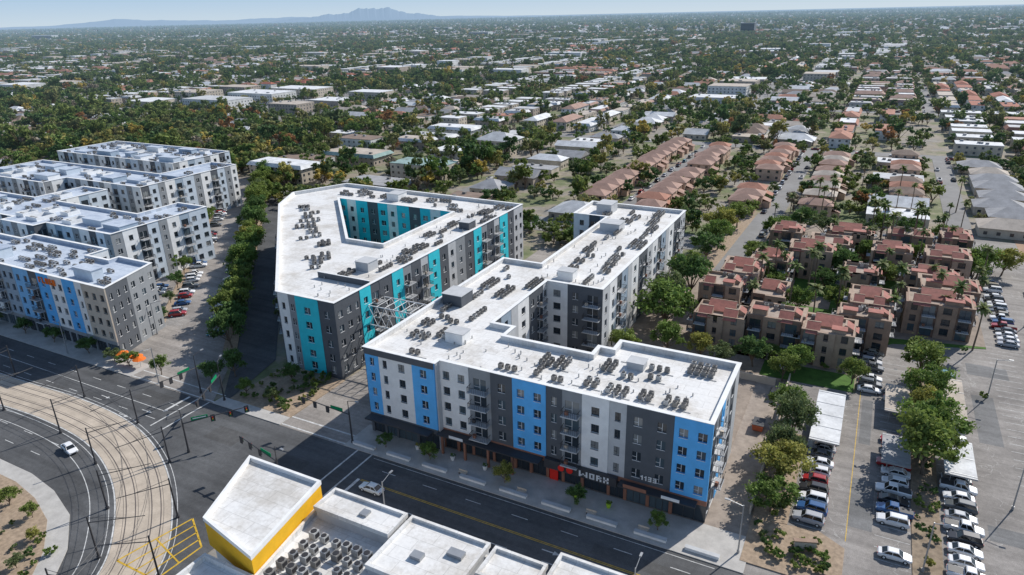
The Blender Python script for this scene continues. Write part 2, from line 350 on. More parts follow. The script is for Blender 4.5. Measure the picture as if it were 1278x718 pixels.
    for i in range(60):
        x,y=random.uniform(-70,-53),random.uniform(142,210) ; A.p('vents',METAL).tube((x,y,z),(x,y,z+random.uniform(.4,.9)),.12,.12,6)
    A.finish()
def building_B():
    B=Asm('teal_apartment_block'); H=19.3
    poly=[(-119,107),(-102,107),(-102,200),(-178,202),(-187,183),(-179,168)]
    court=[(-118,146),(-131,146),(-166,183),(-118,183)]
    pal=[(5,DARK,'win',.25),(4.6,TEAL,'win',.35),(3.8,MGRAY,'balc',.2),(4.2,DARK,'win',.25),(3.6,LGRAY,'balc',.2),(5.2,TEAL,'win',.35),(4.5,DARK,'win',.25),(4,LGRAY,'win',.25),(5,MGRAY,'win',.25)]
    palc=[(5,TEAL,'win',.3),(4.5,DARK,'win',.25),(4,TEAL,'wide',.3),(4,WHITE,'win',.25)]
    f0=[(0,3.4,WHITE,'narrow',.25),(3.4,5.6,MGRAY,'narrow',.2),(5.6,12.5,TEAL,'wide',.35),(12.5,17,DARK,'win',.25)]
    f1=[(0,6,DARK,'win',.25),(6,8.5,DARK,'narrow',.25),(8.5,12.5,TEAL,'win',.35),(12.5,16,DARK,'balc',.2),(16,21,DARK,'win',.25)]+[(21+a,min(93,21+b),m,k,dd) for a,b,m,k,dd in auto_scheme(72,pal,1)]
    fr={(False,0):dict(scheme=f0),(False,1):dict(scheme=f1)}
    for i in range(4):
        a=court[i];b=court[(i+1)%4]; fr[(True,i)]=dict(scheme=auto_scheme(math.dist(a,b),palc,i))
    massing(B,poly,H,ROOF,pal,fr,court,gh=3.5,fh=3.6)
    z=H-1
    ac_field(B,-112,129,-104.5,196,z,False,.97);ac_field(B,-114,133,-108,196,z,False,.7); ac_field(B,-116.5,122,-110,128,z,False,.9)
    ac_field(B,-172,187,-116,194,z,True,.97); ac_field(B,-172,190,-120,197,z,True,.8)
    for i in range(22):
        t=i/22; x=-122-50*t+random.uniform(-3,3); y=126+46*t+random.uniform(-3,3)
        if random.random()<.75:
            for k in range(random.randint(1,4)): ac_unit(B,x-k*.9,y+k*.95,z); ac_unit(B,x+1.2-k*.9,y+1.2+k*.95,z)
    B.p('corner_roof_wall',DARK).box(-118.4,120.0,z,-102.4,120.3,z+1.5); B.p('corner_roof_cap',WHITE).box(-118.5,119.95,z+1.502,-102.35,120.35,z+1.6)
    for (x0,y0,x1,y1,h,m) in[(-113,128,-109,132,2.4,LGRAY),(-150,190,-145,195,2.4,WHITE),(-108,170,-104.5,174,2.2,DARK)]:
        B.p('roof_access',m).box(x0,y0,z,x1,y1,z+h); B.p('roof_access_cap',LGRAY).box(x0-.15,y0-.15,z+h+.002,x1+.15,y1+.15,z+h+.12)
    for i in range(80):
        x,y=random.uniform(-117,-103),random.uniform(110,198)
        B.p('vents',METAL).tube((x,y,z),(x,y,z+.7),.12,.12,6) if not(x<-115 and 144<y<185) else None
    B.finish()
    T=Asm('entrance_trellis'); t=T.p('lattice',SIGNW)
    for y in (118,124):
        for zz in (9.5,14.5): t.tube((-101.6,y,zz),(-82.6,y,zz),.14,.14,6)
        for i in range(8):
            x0=-101.6+i*2.375; t.tube((x0,y,9.5),(x0+2.375,y,14.5),.08,.08,5); t.tube((x0,y,14.5),(x0+2.375,y,9.5),.08,.08,5)
    for i in range(9): t.tube((-101.6+i*2.375,118,14.5),(-101.6+i*2.375,124,14.5),.08,.08,5)
    T.finish()
def building_C():
    pal=[(5,WHITE,'win',.25),(3.6,DARK,'balc',.2),(4,PALEB,'win',.25),(3.2,MGRAY,'narrow',.3),(4.6,WHITE,'win',.3),(3.8,BGRAY,'balc',.2),(5.4,PALEB,'wide',.25),(3.6,MGRAY,'win',.2)]
    pf=[(7,BLUE2,'win',.25),(4,DARK,'balc',.2),(5,BLUE,'win',.35),(5,WHITE,'win',.25),(4,MGRAY,'balc',.25),(6,BGRAY,'win',.3)]
    H=18.6
    defs=[([(-262,92),(-161,92),(-167,109),(-180,109),(-180,106),(-190,106),(-190,112),(-225,112),(-225,108),(-262,108)],pf),
          ([(-300,122),(-254,122),(-254,118),(-236,118),(-236,122),(-203,122),(-203,157),(-217,157),(-217,141),(-262,141),(-262,160),(-276,160),(-276,141),(-300,141)],pal),
          ([(-352,158),(-300,158),(-300,168),(-253,168),(-253,215),(-268,215),(-268,188),(-352,188)],pal),
          ([(-370,206),(-283,206),(-283,238),(-370,238)],pal),([(-340,118),(-310,118),(-310,146),(-340,146)],pal)]
    for k,(poly,pl) in enumerate(defs):
        C=Asm('gray_apartment_block')
        fr={}
        if k==0:
            L=101; s=auto_scheme(L-17,pf,0); s=[(a,min(b,84),m,kk,dd) for a,b,m,kk,dd in s]+ [(84,89,BLUE,'win',.35),(89,92,WHITE,'narrow',.25),(92,101,TAN,'win',.35)]
            fr={(False,0):dict(scheme=s,retail=MGRAY),(False,1):dict(scheme=[(0,8,DARK,'narrow',.25),(8,18.02,MGRAY,'win',.25)])}
        massing(C,poly,H,ROOFG,pl,fr,gh=4.2,fh=3.3)
        xs=[p[0] for p in poly]; ys=[p[1] for p in poly]; z=H-1
        def inside(x,y):
            c=False;n=len(poly)
            for i in range(n):
                x1,y1=poly[i];x2,y2=poly[i-1]
                if (y1>y)!=(y2>y) and x<(x2-x1)*(y-y1)/(y2-y1)+x1: c=not c
            return c
        ok=lambda x,y:all(inside(x+a,y+b) for a in(-1.6,1.6) for b in(-1.6,1.6))
        used=[]
        def free(x0,y0,x1,y1): return all(x1<a or x0>c or y1<b or y0>d_ for a,b,c,d_ in used)
        for t_ in range(230):
            x=random.uniform(min(xs),max(xs)); y=random.uniform(min(ys),max(ys)); w=random.uniform(4,11); dd=random.uniform(3,7)
            if ok(x,y) and ok(x+w,y) and ok(x+w,y+dd) and ok(x,y+dd) and free(x-.8,y-.8,x+w+.8,y+dd+.8):
                used.append((x,y,x+w,y+dd))
                if random.random()<.6:
                    h=random.uniform(.8,2.9); C.p('raised_bays',random.choice([WHITE,PALEB,BGRAY])).box(x,y,z,x+w,y+dd,z+h); C.p('raised_roof',ROOFG).box(x-.2,y-.2,z+h+.003,x+w+.2,y+dd+.2,z+h+.18)
                else:
                    S=C.p('screen_walls',WHITE); h=1.3; S.box(x,y,z,x+w,y+.25,z+h); S.box(x,y+.25,z,x+.25,y+dd,z+h); S.box(x+w-.25,y+.25,z,x+w,y+dd,z+h); S.box(x+.25,y+dd-.25,z,x+w-.25,y+dd,z+h)
                    for i in range(int((w-1)//1.4)): ac_unit(C,x+1+i*1.4,y+1.3,z,1,ACL)
            elif ok(x,y) and ok(x+3,y) and free(x-1,y-1,x+4,y+1):
                for i in range(random.randint(2,4)): ac_unit(C,x+i*1.3,y,z,1,random.choice([LGRAY,ACB]))
                used.append((x-.5,y-.5,x+4,y+.5))
        if k==0:
            S=C.p('sign_letters',ORANGE)
            def L_(x,rows):
                for r,row in enumerate(rows):
                    for c,ch in enumerate(row):
                        if ch=='#': S.box(x+c*.35,91.45,H-1.3-.32*r,x+c*.35+.349,91.6,H-1.3-.32*r+.319)
            for i,rw in enumerate((['###','#..','##.','#..','#..'],['#..','#..','#..','#..','###'],['###','#.#','#.#','#.#','###'],['##.','#.#','##.','#.#','#.#'],['###','#.#','###','#.#','#.#'])): L_(-188+i*1.5,rw)
        C.finish()
def building_D():
    D=Asm('yellow_corner_building'); H=12.0
    body=[(-71,20),(-12,20),(-12,60.6),(-64,60.6),(-61.5,44.5),(-70.5,44.5)]
    D.p('walls',LGRAY).prism(body,0,H-.6)
    D.p('roof',ROOF).prism(offset_poly(body,.1),H-.598,H); ring(D.p('parapet',ROOF),body,-.3,.12,H+.002,H+.8)
    tw=[(-73.2,47.2),(-61.8,44.8),(-64.3,60.2),(-78.5,60.2)]
    D.p('corner_tower_base',WHITE).prism(offset_poly(tw,-.5),0,11.0)
    D.p('corner_tower_walls',YELLOW).prism(tw,11.0,14.9,True)
    D.p('corner_tower_roof',ROOF).prism(offset_poly(tw,-.02),14.902,15.1); ring(D.p('corner_tower_parapet',WHITE),tw,-.35,.1,15.102,15.75)
    for (x0,y0,x1,y1,h) in[(-62.5,57,-50,61.2,1.6),(-49,51.5,-37,61.4,1.4),(-35.5,56,-28.5,60.8,1.9),(-27,44,-13,62.3,3.0)]:
        D.p('raised_roof_walls',LGRAY).box(x0,y0,H+.01,x1,y1,H+h); D.p('raised_roof',ROOF).box(x0-.2,y0-.2,H+h+.002,x1+.2,y1+.2,H+h+.25)
        ring(D.p('raised_parapet',ROOF),[(x0,y0),(x1,y0),(x1,y1),(x0,y1)],-.2,.22,H+h+.252,H+h+.7)
    for i in range(6):
        for j in range(6):
            if random.random()<.85: 
                x=-60.0+i*1.85+random.uniform(-.2,.2); y=43.8+j*2.0+random.uniform(-.2,.2); ac_unit(D,x,y,H,random.choice([1.15,1.3]),random.choice([ACB,ACL,METAL]))
    for i in range(6): ac_unit(D,-47+i*1.8,48.3,H,1.2)
    for i in range(5): D.p('pipes',METAL).tube((-60.8,42.9+i*2.0,H+.12),(-48,42.9+i*2.0,H+.12),.06,.06,5)
    for i in range(35):
        x,y=random.uniform(-48,-30),random.uniform(38,50); D.p('vents',METAL).tube((x,y,H),(x,y,H+.7),.12,.12,6)
    for (x,y,w) in((-45,55,1.6),(-41,57.5,2.2),(-56,58.5,1.2)): D.p('hatches',METAL).box(x,y,H+1.66,x+w,y+1.2,H+2.2)
    D.finish()
building_A(); building_B(); building_C(); building_D()
# ---------------------------------------------------------------- ground & roads
def sheet(name,poly,z,m):
    P=Part(); P.quad(*[(x,y,z) for x,y in poly]); return obj(name,mesh_from(name,[(P,m)]))
def slab(name,poly,h,m,z0=-.04):
    ar=sum(poly[i-1][0]*poly[i][1]-poly[i][0]*poly[i-1][1] for i in range(len(poly)))
    if ar<0: poly=poly[::-1]
    P=Part(); P.prism(poly,z0,h); return obj(name,mesh_from(name,[(P,m)]))
sheet('ground',[(-60000,-3000),(20000,-3000),(20000,60000),(-60000,60000)],-.08,ground_mat())
sheet('main_street',[(-700,71.5),(400,71.5),(400,86),(-700,86)],0,ASPH)
sheet('cross_street',[(-420,0),(-84,0),(-84,71.496),(-420,71.496)],.004,ASPH)
def crom(pts,n=10):
    P=[Vector(p) for p in pts]; P=[2*P[0]-P[1]]+P+[2*P[-1]-P[-2]]; out=[]
    for i in range(1,len(P)-2):
        for k in range(n):
            t=k/n; a,b,c,d=P[i-1:i+3]
            out.append(.5*((2*b)+(c-a)*t+(2*a-5*b+4*c-d)*t*t+(3*b-a-3*c+d)*t**3))
    out.append(P[-2]); return out
def ribbon(part,curve,o0,o1,z):
    k=len(curve); n=len(part.v)
    for i in range(k):
        d=(curve[min(i+1,k-1)]-curve[max(i-1,0)]).normalized(); nn=Vector((-d.y,d.x))
        a=curve[i]+nn*o0; b=curve[i]+nn*o1; part.v+=[(a.x,a.y,z),(b.x,b.y,z)]
    for i in range(k-1): part.f.append((n+2*i,n+2*i+2,n+2*i+3,n+2*i+1))
TR=crom([(-420,68),(-300,68),(-220,68.5),(-175,69),(-150,70),(-130,68.3),(-113,62.3),(-99,53),(-91,44),(-86,30),(-84,10)])
P=Part(); ribbon(P,TR,-4.3,4.3,.02); obj('tram_trackbed',mesh_from('tram_trackbed',[(P,CONCT)]))
P=Part()
for c in(-2.0,2.0):
    for g in(-.72,.72): ribbon(P,TR,c+g-.08,c+g+.08,.032)
    for g in(-1.15,1.15): ribbon(P,TR,c+g-.03,c+g+.03,.031)
obj('tram_rails',mesh_from('tram_rails',[(P,RAIL)]))
P=Part(); ribbon(P,TR,-4.6,-4.35,.03); ribbon(P,TR,4.35,4.6,.03)
obj('trackbed_edge_lines',mesh_from('trackbed_edge_lines',[(P,PMW)]))
slab('sidewalk',[(-84,86),(-8,86),(-8,94.2),(-84,94.2)],.14,CONC)
slab('sidewalk',[(-84,94.2),(-16,94.2),(-16,216),(-84,216)],.13,COURT)
slab('sidewalk',[(-121,86),(-101,86),(-101,89),(-121,89)],.14,CONC)
slab('sidewalk',[(-600,86),(-149,86),(-149,92),(-161,92.2),(-161,93),(-600,93)],.14,CONC)
slab('sidewalk',[(-84,61),(200,61),(200,71.5),(-84,71.5)],.14,CONC)
slab('planting_bed',[(-119,89),(-101,89),(-101,106.5),(-119,106.5)],.16,GRAVEL)
isl=[(-420,53.5),(-420,0),(-96,0),(-96,30),(-99.5,38),(-105,44),(-113,49.3),(-122,52),(-131,53.2)]
slab('sidewalk',isl,.14,CONC)
slab('planting_bed',[(-420,50.5),(-420,0),(-99.5,0),(-99.5,30),(-103,36.8),(-108,42),(-115,46.7),(-123,49.2),(-131,50.4)],.18,GRAVEL)
sheet('courtyard_driveway',[(-101,86.004),(-84,86.004),(-84,215),(-101,215)],.006,ASPA)
a=np.array([-.685,.728]); nr=np.array([.728,.685]); O=np.array([-149.,92.])
def AL(s,o): q=O+a*s+nr*o; return (float(q[0]),float(q[1]))
sheet('side_street',[(-150,86.002),(-121,86.002),AL(2,19),AL(225,19),AL(225,-14),AL(40,-14),AL(24,-2),(-161,93)],.01,ASPA)
sheet('service_lane',[(-121,89.01),(-119,89.01),AL(-6,29),AL(200,29),AL(200,19.01),AL(2,19.01)],.013,ASPH)
slab('tree_strip',[AL(3,15.8),AL(3,19.2),AL(215,19.2),AL(215,15.8)],.15,GRAVEL)
slab('planting_bed',[AL(26,-3.6),AL(26,-1.8),AL(200,-1.8),AL(200,-3.6)],.14,GRAVEL)
sheet('parking_lot',[(-9,86.002),(70,86.002),(70,285),(4,285),(4,150),(-9,150)],.006,ASPL)
sheet('driveway',[(-16,86.01),(-9,86.01),(-9,176),(-48,176),(-48,118),(-16,118)],.01,paint('pavers_tan',(.38,.32,.27),.9,.3,.6))
slab('planting_bed',[(-9,88.5),(3,88.5),(5,92),(5,98),(1,100.5),(-9,99)],.18,GRAVEL)
slab('planting_bed',[(-9,99.004),(-3.6,100),(-3.6,128),(-9,128)],.16,GRAVEL)
slab('planting_bed',[(14.2,96),(17.8,96),(18.3,98),(18.3,168),(14.2,168)],.16,paint('dry_bed',(.32,.25,.18),.95,.35,1.2))
slab('planting_bed',[(7,86.3),(20,86.3),(22,89),(18,93),(9,93)],.16,GRAVEL)
slab('apartment_grounds',[(-48,150),(3.5,150),(3.5,172),(11,180),(31,186),(31,285),(-31,285),(-48,285)],.10,GRASS)
slab('gravel_grounds',[(-48,176.01),(-24,176.01),(-24,158),(-46,152)],.12,GRAVEL)
slab('paved_court',[(-30,158),(2,158),(2,172),(-30,172)],.13,COURT)
slab('paved_court',[(-20,196),(-5,196),(-5,205),(-20,205)],.13,COURT); slab('paved_court',[(10,183),(31,187),(31,226),(12,226)],.13,COURT)
slab('gravel_grounds',[(-48,205),(-30,205),(-30,285),(-48,285)],.12,GRAVEL); slab('gravel_grounds',[(-28,262),(30,265),(30,284),(-28,284)],.12,COURT)
sheet('back_street',[(-41,206),(-32,206),(-30,290),(-39,290)],.135,FARROAD)
sheet('bare_lot',[(48,240),(120,240),(120,330),(48,330)],.02,DIRT)
Pa=Part(); Pb=Part()
for (x0,y0,x1,y1) in[(-60,73.2,-44,75.6),(-30,80,-12,82.4),(-140,80,-131,84),(-112,76,-104,80.5),(-93,74,-86,79),(-20,76,-14,78.6),(-170,74,-158,76)]: Pa.quad((x0,y0,.009),(x1,y0,.009),(x1,y1,.009),(x0,y1,.009))
for i in range(46):
    x,y=(random.choice([-.6,11.6,21.2,36]),random.uniform(100,168)); 
    if x==36: y+=88
    r=random.uniform(.4,.9); z_=.0101+i*.00004; Pb.quad(*[(x+r*random.uniform(.7,1.2)*math.cos(t*.628),y+r*random.uniform(.7,1.2)*math.sin(t*.628),z_) for t in range(10)])
for (x0,y0,x1,y1) in[(5,104,8.6,118),(25,110,33,114),(26,140,30,160),(5.5,130,7.5,148),(26,170,34,176)]: Pb.quad((x0,y0,.0095),(x1,y0,.0095),(x1,y1,.0095),(x0,y1,.0095))
obj('asphalt_patches',mesh_from('asphalt_patches',[(Pa,ASPP),(Pb,ASPQ)]))
W=Part(); Y=Part()
def dash(part,x0,x1,y,w=.14,on=3,off=6):
    x=x0
    while x<x1: part.quad((x,y-w/2,.014),(x+on,y-w/2,.014),(x+on,y+w/2,.014),(x,y+w/2,.014)); x+=on+off
def line(part,p,q,w=.14,z=.016):
    p=Vector(p);q=Vector(q);d=(q-p).normalized();n=Vector((-d.y,d.x))*w/2
    part.quad(*[(t.x,t.y,z) for t in(p-n,q-n,q+n,p+n)])
dash(W,-400,-128,82); dash(W,-400,-128,76.2); dash(W,-72,380,82.6); dash(W,-72,380,75.2)
line(W,(-76,85.2),(-12,85.2),.12); line(W,(-400,72.3),(-128,72.3)); line(W,(-74,72.3),(380,72.3))
line(W,(-400,79.2),(-128,79.2),.16)
for y in(78.75,79.05): line(Y,(-74,y),(380,y),.12)
for y in (57.5,61.2): dash(W,-400,-135,y)
line(W,(-400,64.0),(-150,64.6),.14)
line(W,(-80.5,72),(-80.5,86),.35); line(W,(-77,72),(-77,86),.35); line(W,(-74.5,72),(-74.5,79),.6)
line(W,(-101,86.6),(-84,86.6),.35); line(W,(-101,89.6),(-84,89.6),.35)
line(W,(-122,74),(-122,86),.35); line(W,(-125.5,74),(-125.5,86),.35); line(W,(-128,79.5),(-128,85.8),.6)
line(W,(-150,86.6),(-121,86.6),.3); line(W,(-149,89.6),(-121,89.6),.3); line(W,(-96,70),(-84,70),.35); line(W,(-94,67),(-84,67),.35)
def arrow(x,y,s=1):
    W.quad((x,y-.1,.018),(x+2*s,y-.1,.018),(x+2*s,y+.1,.018),(x,y+.1,.018)); W.quad((x+2*s,y-.45,.018),(x+3.2*s,y,.018),(x+2*s,y+.45,.018))
for x in(-136,-150,-40,-5): arrow(x,74.2,1); arrow(x+3,77.5,1)
for o,wd in((-8.3,.14),(-5.4,.12),(5.3,.12)): ribbon(W,TR,o-wd/2,o+wd/2,.015)
hp=[(-95.5,46),(-86.5,46),(-86,54),(-93,58)]
for i in range(4): line(Y,hp[i],hp[(i+1)%4],.3,.036)
for t in(.25,.5,.75):
    a0=Vector(hp[0]).lerp(Vector(hp[1]),t); b0=Vector(hp[3]).lerp(Vector(hp[2]),t); line(Y,a0,b0,.25,.036)
line(Y,(-94.3,52),(-86.2,50),.25,.038)
for i in range(9): line(W,(-3.2,101+i*2.8),(1.9,101+i*2.8),.1)
for y in np.arange(98,170,2.8): line(W,(9,y),(14,y),.1); line(W,(18.6,y),(23.6,y),.1)
for y in np.arange(186,235,2.8): line(W,(33.4,y),(38.5,y),.1); line(W,(44,y),(49,y),.1)
for y in np.arange(100,185,2.8): line(W,(31,y),(36.2,y),.1)
line(Y,(5,100),(5,170),.12)
for s in np.arange(10,205,2.9): line(W,AL(s,10.4),AL(s,15.6),.1,.02)
for s in np.arange(30,190,2.9): line(W,AL(s,-1.6),AL(s,3.4),.1,.02)
obj('white_lane_markings',mesh_from('white_lane_markings',[(W,PMW)])); obj('yellow_lane_markings',mesh_from('yellow_lane_markings',[(Y,PMY)]))
# ---------------------------------------------------------------- brown apartments
def brown(x0,y0,x1,y1,h,name='brown_apartment_building'):
    B=Asm(name); w=x1-x0; dd=y1-y0; BW=random.choice([BROWN,BROWN,BROWN3])
    pal=[(4.2,BW,'wide',.5),(3.4,BROWN2,'balc',.15),(3.8,BROWN3,'narrow',.7),(3.0,BW,'win',.2),(3.6,BROWN2,'balc',.15)]
    poly=[(x0,y0),(x1,y0),(x1,y1),(x0,y1)]
    fl=max(1,round(h/3)-1)
    for i in range(4):
        a_,b_=poly[i],poly[(i+1)%4]
        B.p('core_walls',BROWN2).quad((a_[0],a_[1],0),(b_[0],b_[1],0),(b_[0],b_[1],h),(a_[0],a_[1],h))
        facade(B,a_,b_,h,auto_scheme(math.dist(a_,b_),pal,i*2+int(x0)%5),floors=fl,gh=3,fh=3)
    B.p('roof',paint('roof_brown',(.44,.36,.30),.9,.3,.4)).quad(*[(x,y,h-.7) for x,y in poly])
    ring(B.p('parapet',BROWN3),poly,-.3,-.002,h-.7,h+.02)
    n=max(2,int(w/7))
    for i in range(n):
        u=x0+w*(i+.15)/n; v=u+w*.55/n
        if random.random()<.5:
            e=B.p('tile_sheds',TILE); yy=y0-.9; hh=h-.6
            e.quad((u,yy,hh),(v,yy,hh),(v,y0+2.4,hh+1.8),(u,y0+2.4,hh+1.8))
            s_=B.p('shed_walls',BW); s_.box(u+.05,y0+2.42,h-.69,v-.05,y0+2.8,hh+1.85)
            s_.quad((u+.03,yy,hh-.01),(u+.03,y0+2.4,hh+1.79),(u+.03,y0+2.4,hh-.3)); s_.quad((v-.03,yy,hh-.01),(v-.03,y0+2.4,hh-.3),(v-.03,y0+2.4,hh+1.79))
        elif w/n>4:
            hh=h+random.uniform(.6,1.4); B.p('stepped_parapets',BW).box(u,y0+.32,h-.69,v,y0+2.6,hh); B.p('tile_caps',TILE).box(u-.15,y0+.2,hh+.002,v+.15,y0+2.75,hh+.14)
    if dd>7 and random.random()<.75:
        u=x0+w*.2; v=x0+w*.75; ym=(y0+y1)/2+1; hh=h-.69
        E=B.p('tile_sheds',TILE); E.quad((u,ym-2.2,hh+.5),(v,ym-2.2,hh+.5),(v,ym+1.6,hh+2.1),(u,ym+1.6,hh+2.1)); s_=B.p('shed_walls',BW); s_.box(u+.05,ym+1.62,hh,v-.05,ym+1.9,hh+2.15); s_.box(u+.05,ym-2.1,hh,v-.05,ym-1.9,hh+.5)
        s_.quad((v-.04,ym-2.1,hh),(v-.04,ym+1.6,hh),(v-.04,ym+1.6,hh+2.05),(v-.04,ym-2.1,hh+.48)); s_.quad((u+.04,ym-2.1,hh),(u+.04,ym-2.1,hh+.48),(u+.04,ym+1.6,hh+2.05),(u+.04,ym+1.6,hh))
    n=max(1,int(dd/8))
    for i in range(n):
        u=y0+3+(dd-3)*(i+.1)/n; v=u+(dd-3)*.5/n; hh=h-.6
        B.p('tile_sheds',TILE).quad((x1+.9,u,hh),(x1+.9,v,hh),(x1-1.8,v,hh+1.5),(x1-1.8,u,hh+1.5)); B.p('shed_walls',BW).box(x1-2.2,u,h-.69,x1-1.82,v,hh+1.5)
        B.p('shed_walls',BW).quad((x1+.88,u+.02,hh-.01),(x1-1.8,u+.02,hh+1.47),(x1-1.8,u+.02,hh-.5)); 
    for i in range(4):
        x=random.uniform(x0+1.5,x1-3);y=random.uniform(y1-2.6,y1-1.0); ac_unit(B,x,y,h-.7,1.2)
    B.finish()
for r in[(-34,160,-22,169,8.5),(-21.5,162,-9.5,171,9.5),(-9,160,2,170,8.8),(-2,172.5,9,180,9),(0,180.5,9,193,9.5),(-37,180,-27,190,9),(-34,191,-24,203,9.5),(-24,184,-16,196,6.5),
         (-28,206,-18,216,9),(-19,219,-7,228,9.5),(-14,230,-3,240,9),(-3,206,6,216,8.2),(13,188,27,198,9),(16,199,29,209,9.5),(13,211,26,219,8.2),(4,228,14,238,9),(18,227,29,238,9.5),
         (-27,238,-18,248,9),(-10,246,3,256,8.4),(8,249,20,258,9),(23,250,31,262,9)]:
    brown(*r)
def carport(x0,y0,x1,y1,m,h=2.7,name='carport'):
    C=Asm(name); C.p('canopy',m).box(x0,y0,h,x1,y1,h+.18)
    n=max(2,int((y1-y0)/5)+1)
    for i in range(n):
        y=y0+.6+(y1-y0-1.2)*i/(n-1)
        for x in (x0+1.0,x1-1.0): C.p('posts',METAL).tube((x,y,0),(x,y,h),.08,.08,6)
        C.p('ribs',METAL).box(x0,y-.06,h+.182,x1,y+.06,h+.24)
    C.p('fascia',METAL).box(x0-.05,y0-.07,h-.12,x1+.05,y0-.01,h+.2); C.finish()
carport(-3,123,2.2,143,RM['white']); carport(9.2,121,13.8,131,RM['gray']); carport(19,122,23.8,134,RM['white']); carport(9.4,140,13.9,152,RM['tan']); carport(19,142,23.8,160,RM['tan'])
# ---------------------------------------------------------------- cars
def car_paint():
    m,nt,b=new_mat('car_paint'); oi=N(nt,'ShaderNodeObjectInfo'); nt.links.new(oi.outputs['Color'],b.inputs['Base Color'])
    b.inputs['Roughness'].default_value=.28; b.inputs['Coat Weight'].default_value=.5; return m
CP=car_paint(); CG=glass('car_glass',(.015,.018,.02)); TIRE=paint('tyre',(.02,.02,.02),.9); LAMP=paint('headlamp',(.7,.7,.7),.2); TAIL=paint('tail_lamp',(.4,.01,.01),.3)
def car_mesh(name,L,Wd,zb,zr,cab,bed=False):
    body=Part();gl=Part();ti=Part();hl=Part();tl=Part();bk=Part()
    h=L/2; w=Wd/2
    st=[(-h,.42,.62,zb*.78,.86),(-h+.15,.30,.6,zb*.93,.95),(-h*.62,.24,.6,zb,1.0),(0,.24,.6,zb*1.02,1.0),(h*.5,.24,.6,zb*.97,1.0),(h-.2,.28,.58,zb*.80,.95),(h,.40,.55,zb*.68,.82)]
    n=len(body.v)
    for x,b0,mz,tz,ws in st:
        ww=w*ws
        for yy,zz in((-ww*.9,b0),(-ww,mz),(-ww*.97,tz-.1),(-ww*.82,tz),(ww*.82,tz),(ww*.97,tz-.1),(ww,mz),(ww*.9,b0)): body.v.append((x,yy,zz))
    for i in range(len(st)-1):
        for k in range(8):
            j=(k+1)%8; body.f.append((n+i*8+k,n+i*8+j,n+(i+1)*8+j,n+(i+1)*8+k))
    body.f.append(tuple(n+k for k in range(7,-1,-1))); body.f.append(tuple(n+(len(st)-1)*8+k for k in range(8)))
    x0,x1,x2,x3=cab
    wb_=w*.84; wr=w*.68; z0=zb-.03; z1=zr
    Bs=[(x0,-wb_,z0),(x3,-wb_,z0),(x3,wb_,z0),(x0,wb_,z0)]; Rs=[(x1,-wr,z1-.04),(x2,-wr,z1-.04),(x2,wr,z1-.04),(x1,wr,z1-.04)]
    for i in range(4):
        j=(i+1)%4; gl.quad(Bs[i],Bs[j],Rs[j],Rs[i])
    body.frustum([(x1-.06,-wr-.03),(x2+.06,-wr-.03),(x2+.06,wr+.03),(x1-.06,wr+.03)],[(x1+.1,-wr+.1),(x2-.12,-wr+.1),(x2-.12,wr-.1),(x1+.1,wr-.1)],z1-.05,z1+.03)
    for s_ in(-1,1):
        for (bx,rx) in((x0,x1),(x3,x2),((x0+x3)/2-.05,(x1+x2)/2-.05)):
            body.tube((bx,s_*(wb_+.005),z0),(rx,s_*(wr+.01),z1-.03),.05,.045,5)
        bk.box(x3-.35,s_*w*.98-.08,zb-.02,x3-.15,s_*w*.98+.08,zb+.14)
        for wx in(-h*.60,h*.62):
            ti.tube((wx,s_*(w-.20),.33),(wx,s_*(w+.01),.33),.33,.33,14); hl.tube((wx,s_*(w+.011),.33),(wx,s_*(w+.02),.33),.19,.19,8)
        hl.box(h-.12,s_*w*.62-.17,zb*.62,h,s_*w*.62+.17,zb*.74); tl.box(-h-.01,s_*w*.66-.15,zb*.66,-h+.1,s_*w*.66+.15,zb*.82)
    bk.box(h-.05,-w*.5,.42,h+.015,w*.5,.52)
    if bed: bk.box(-h+.15,-w*.75,zb+.0,x0-.1,w*.75,zb+.035)
    return mesh_from(name,[(body,CP),(gl,CG),(ti,TIRE),(hl,LAMP),(tl,TAIL),(bk,DMETAL)])
CM=[car_mesh('sedan',4.7,1.84,.95,1.45,(-1.75,-1.0,.45,1.15)),car_mesh('hatchback',4.2,1.78,1.0,1.52,(-1.95,-1.55,.4,1.1)),car_mesh('suv',4.8,1.95,1.12,1.78,(-2.2,-1.85,.5,1.15)),car_mesh('pickup_truck',5.6,2.0,1.12,1.85,(-.6,-.4,.8,1.45),True)]
CC=[(.75,.75,.75)]*6+[(.4,.41,.43)]*3+[(.03,.03,.035)]*3+[(.10,.11,.12)]*2+[(.35,.02,.02),(.03,.10,.25),(.05,.20,.24),(.30,.26,.2)]
def car(x,y,rot,name='parked_car',c=None,k=None,z=.02):
    o=obj(name,CM[k if k is not None else random.choice([0,0,1,2,2,3])],(x+random.uniform(-.2,.2),y+random.uniform(-.1,.1),z),rot+random.uniform(-.03,.03)); cc=c or random.choice(CC); o.color=(*cc,1)
car(-132,61,math.radians(-12),'car',(.8,.8,.8),0); car(-70,77.2,math.pi,'car',(.75,.78,.78),0)
for i in range(9):
    if random.random()<.95: car(-.6,102.4+i*2.8,math.pi)
for i in range(6): 
    if random.random()<.8: car(-.4,124.4+i*2.8,math.pi)
for i,y in enumerate(np.arange(99.4,168,2.8)):
    pr=.95 if 106<y<134 else .3
    if random.random()<pr: car(11.6,y,random.choice([0,math.pi]))
    if random.random()<(.95 if 100<y<122 else .4): car(21.2,y,random.choice([0,math.pi]))
for y in np.arange(187.4,234,2.8):
    if random.random()<.92: car(36,y,math.pi)
    if random.random()<.7: car(46.5,y,0)
for y in np.arange(152,172,2.8): 
    if random.random()<.9: car(6.6,y,0)
for y in np.arange(236,262,2.8): 
    if random.random()<.6: car(36,y,math.pi)
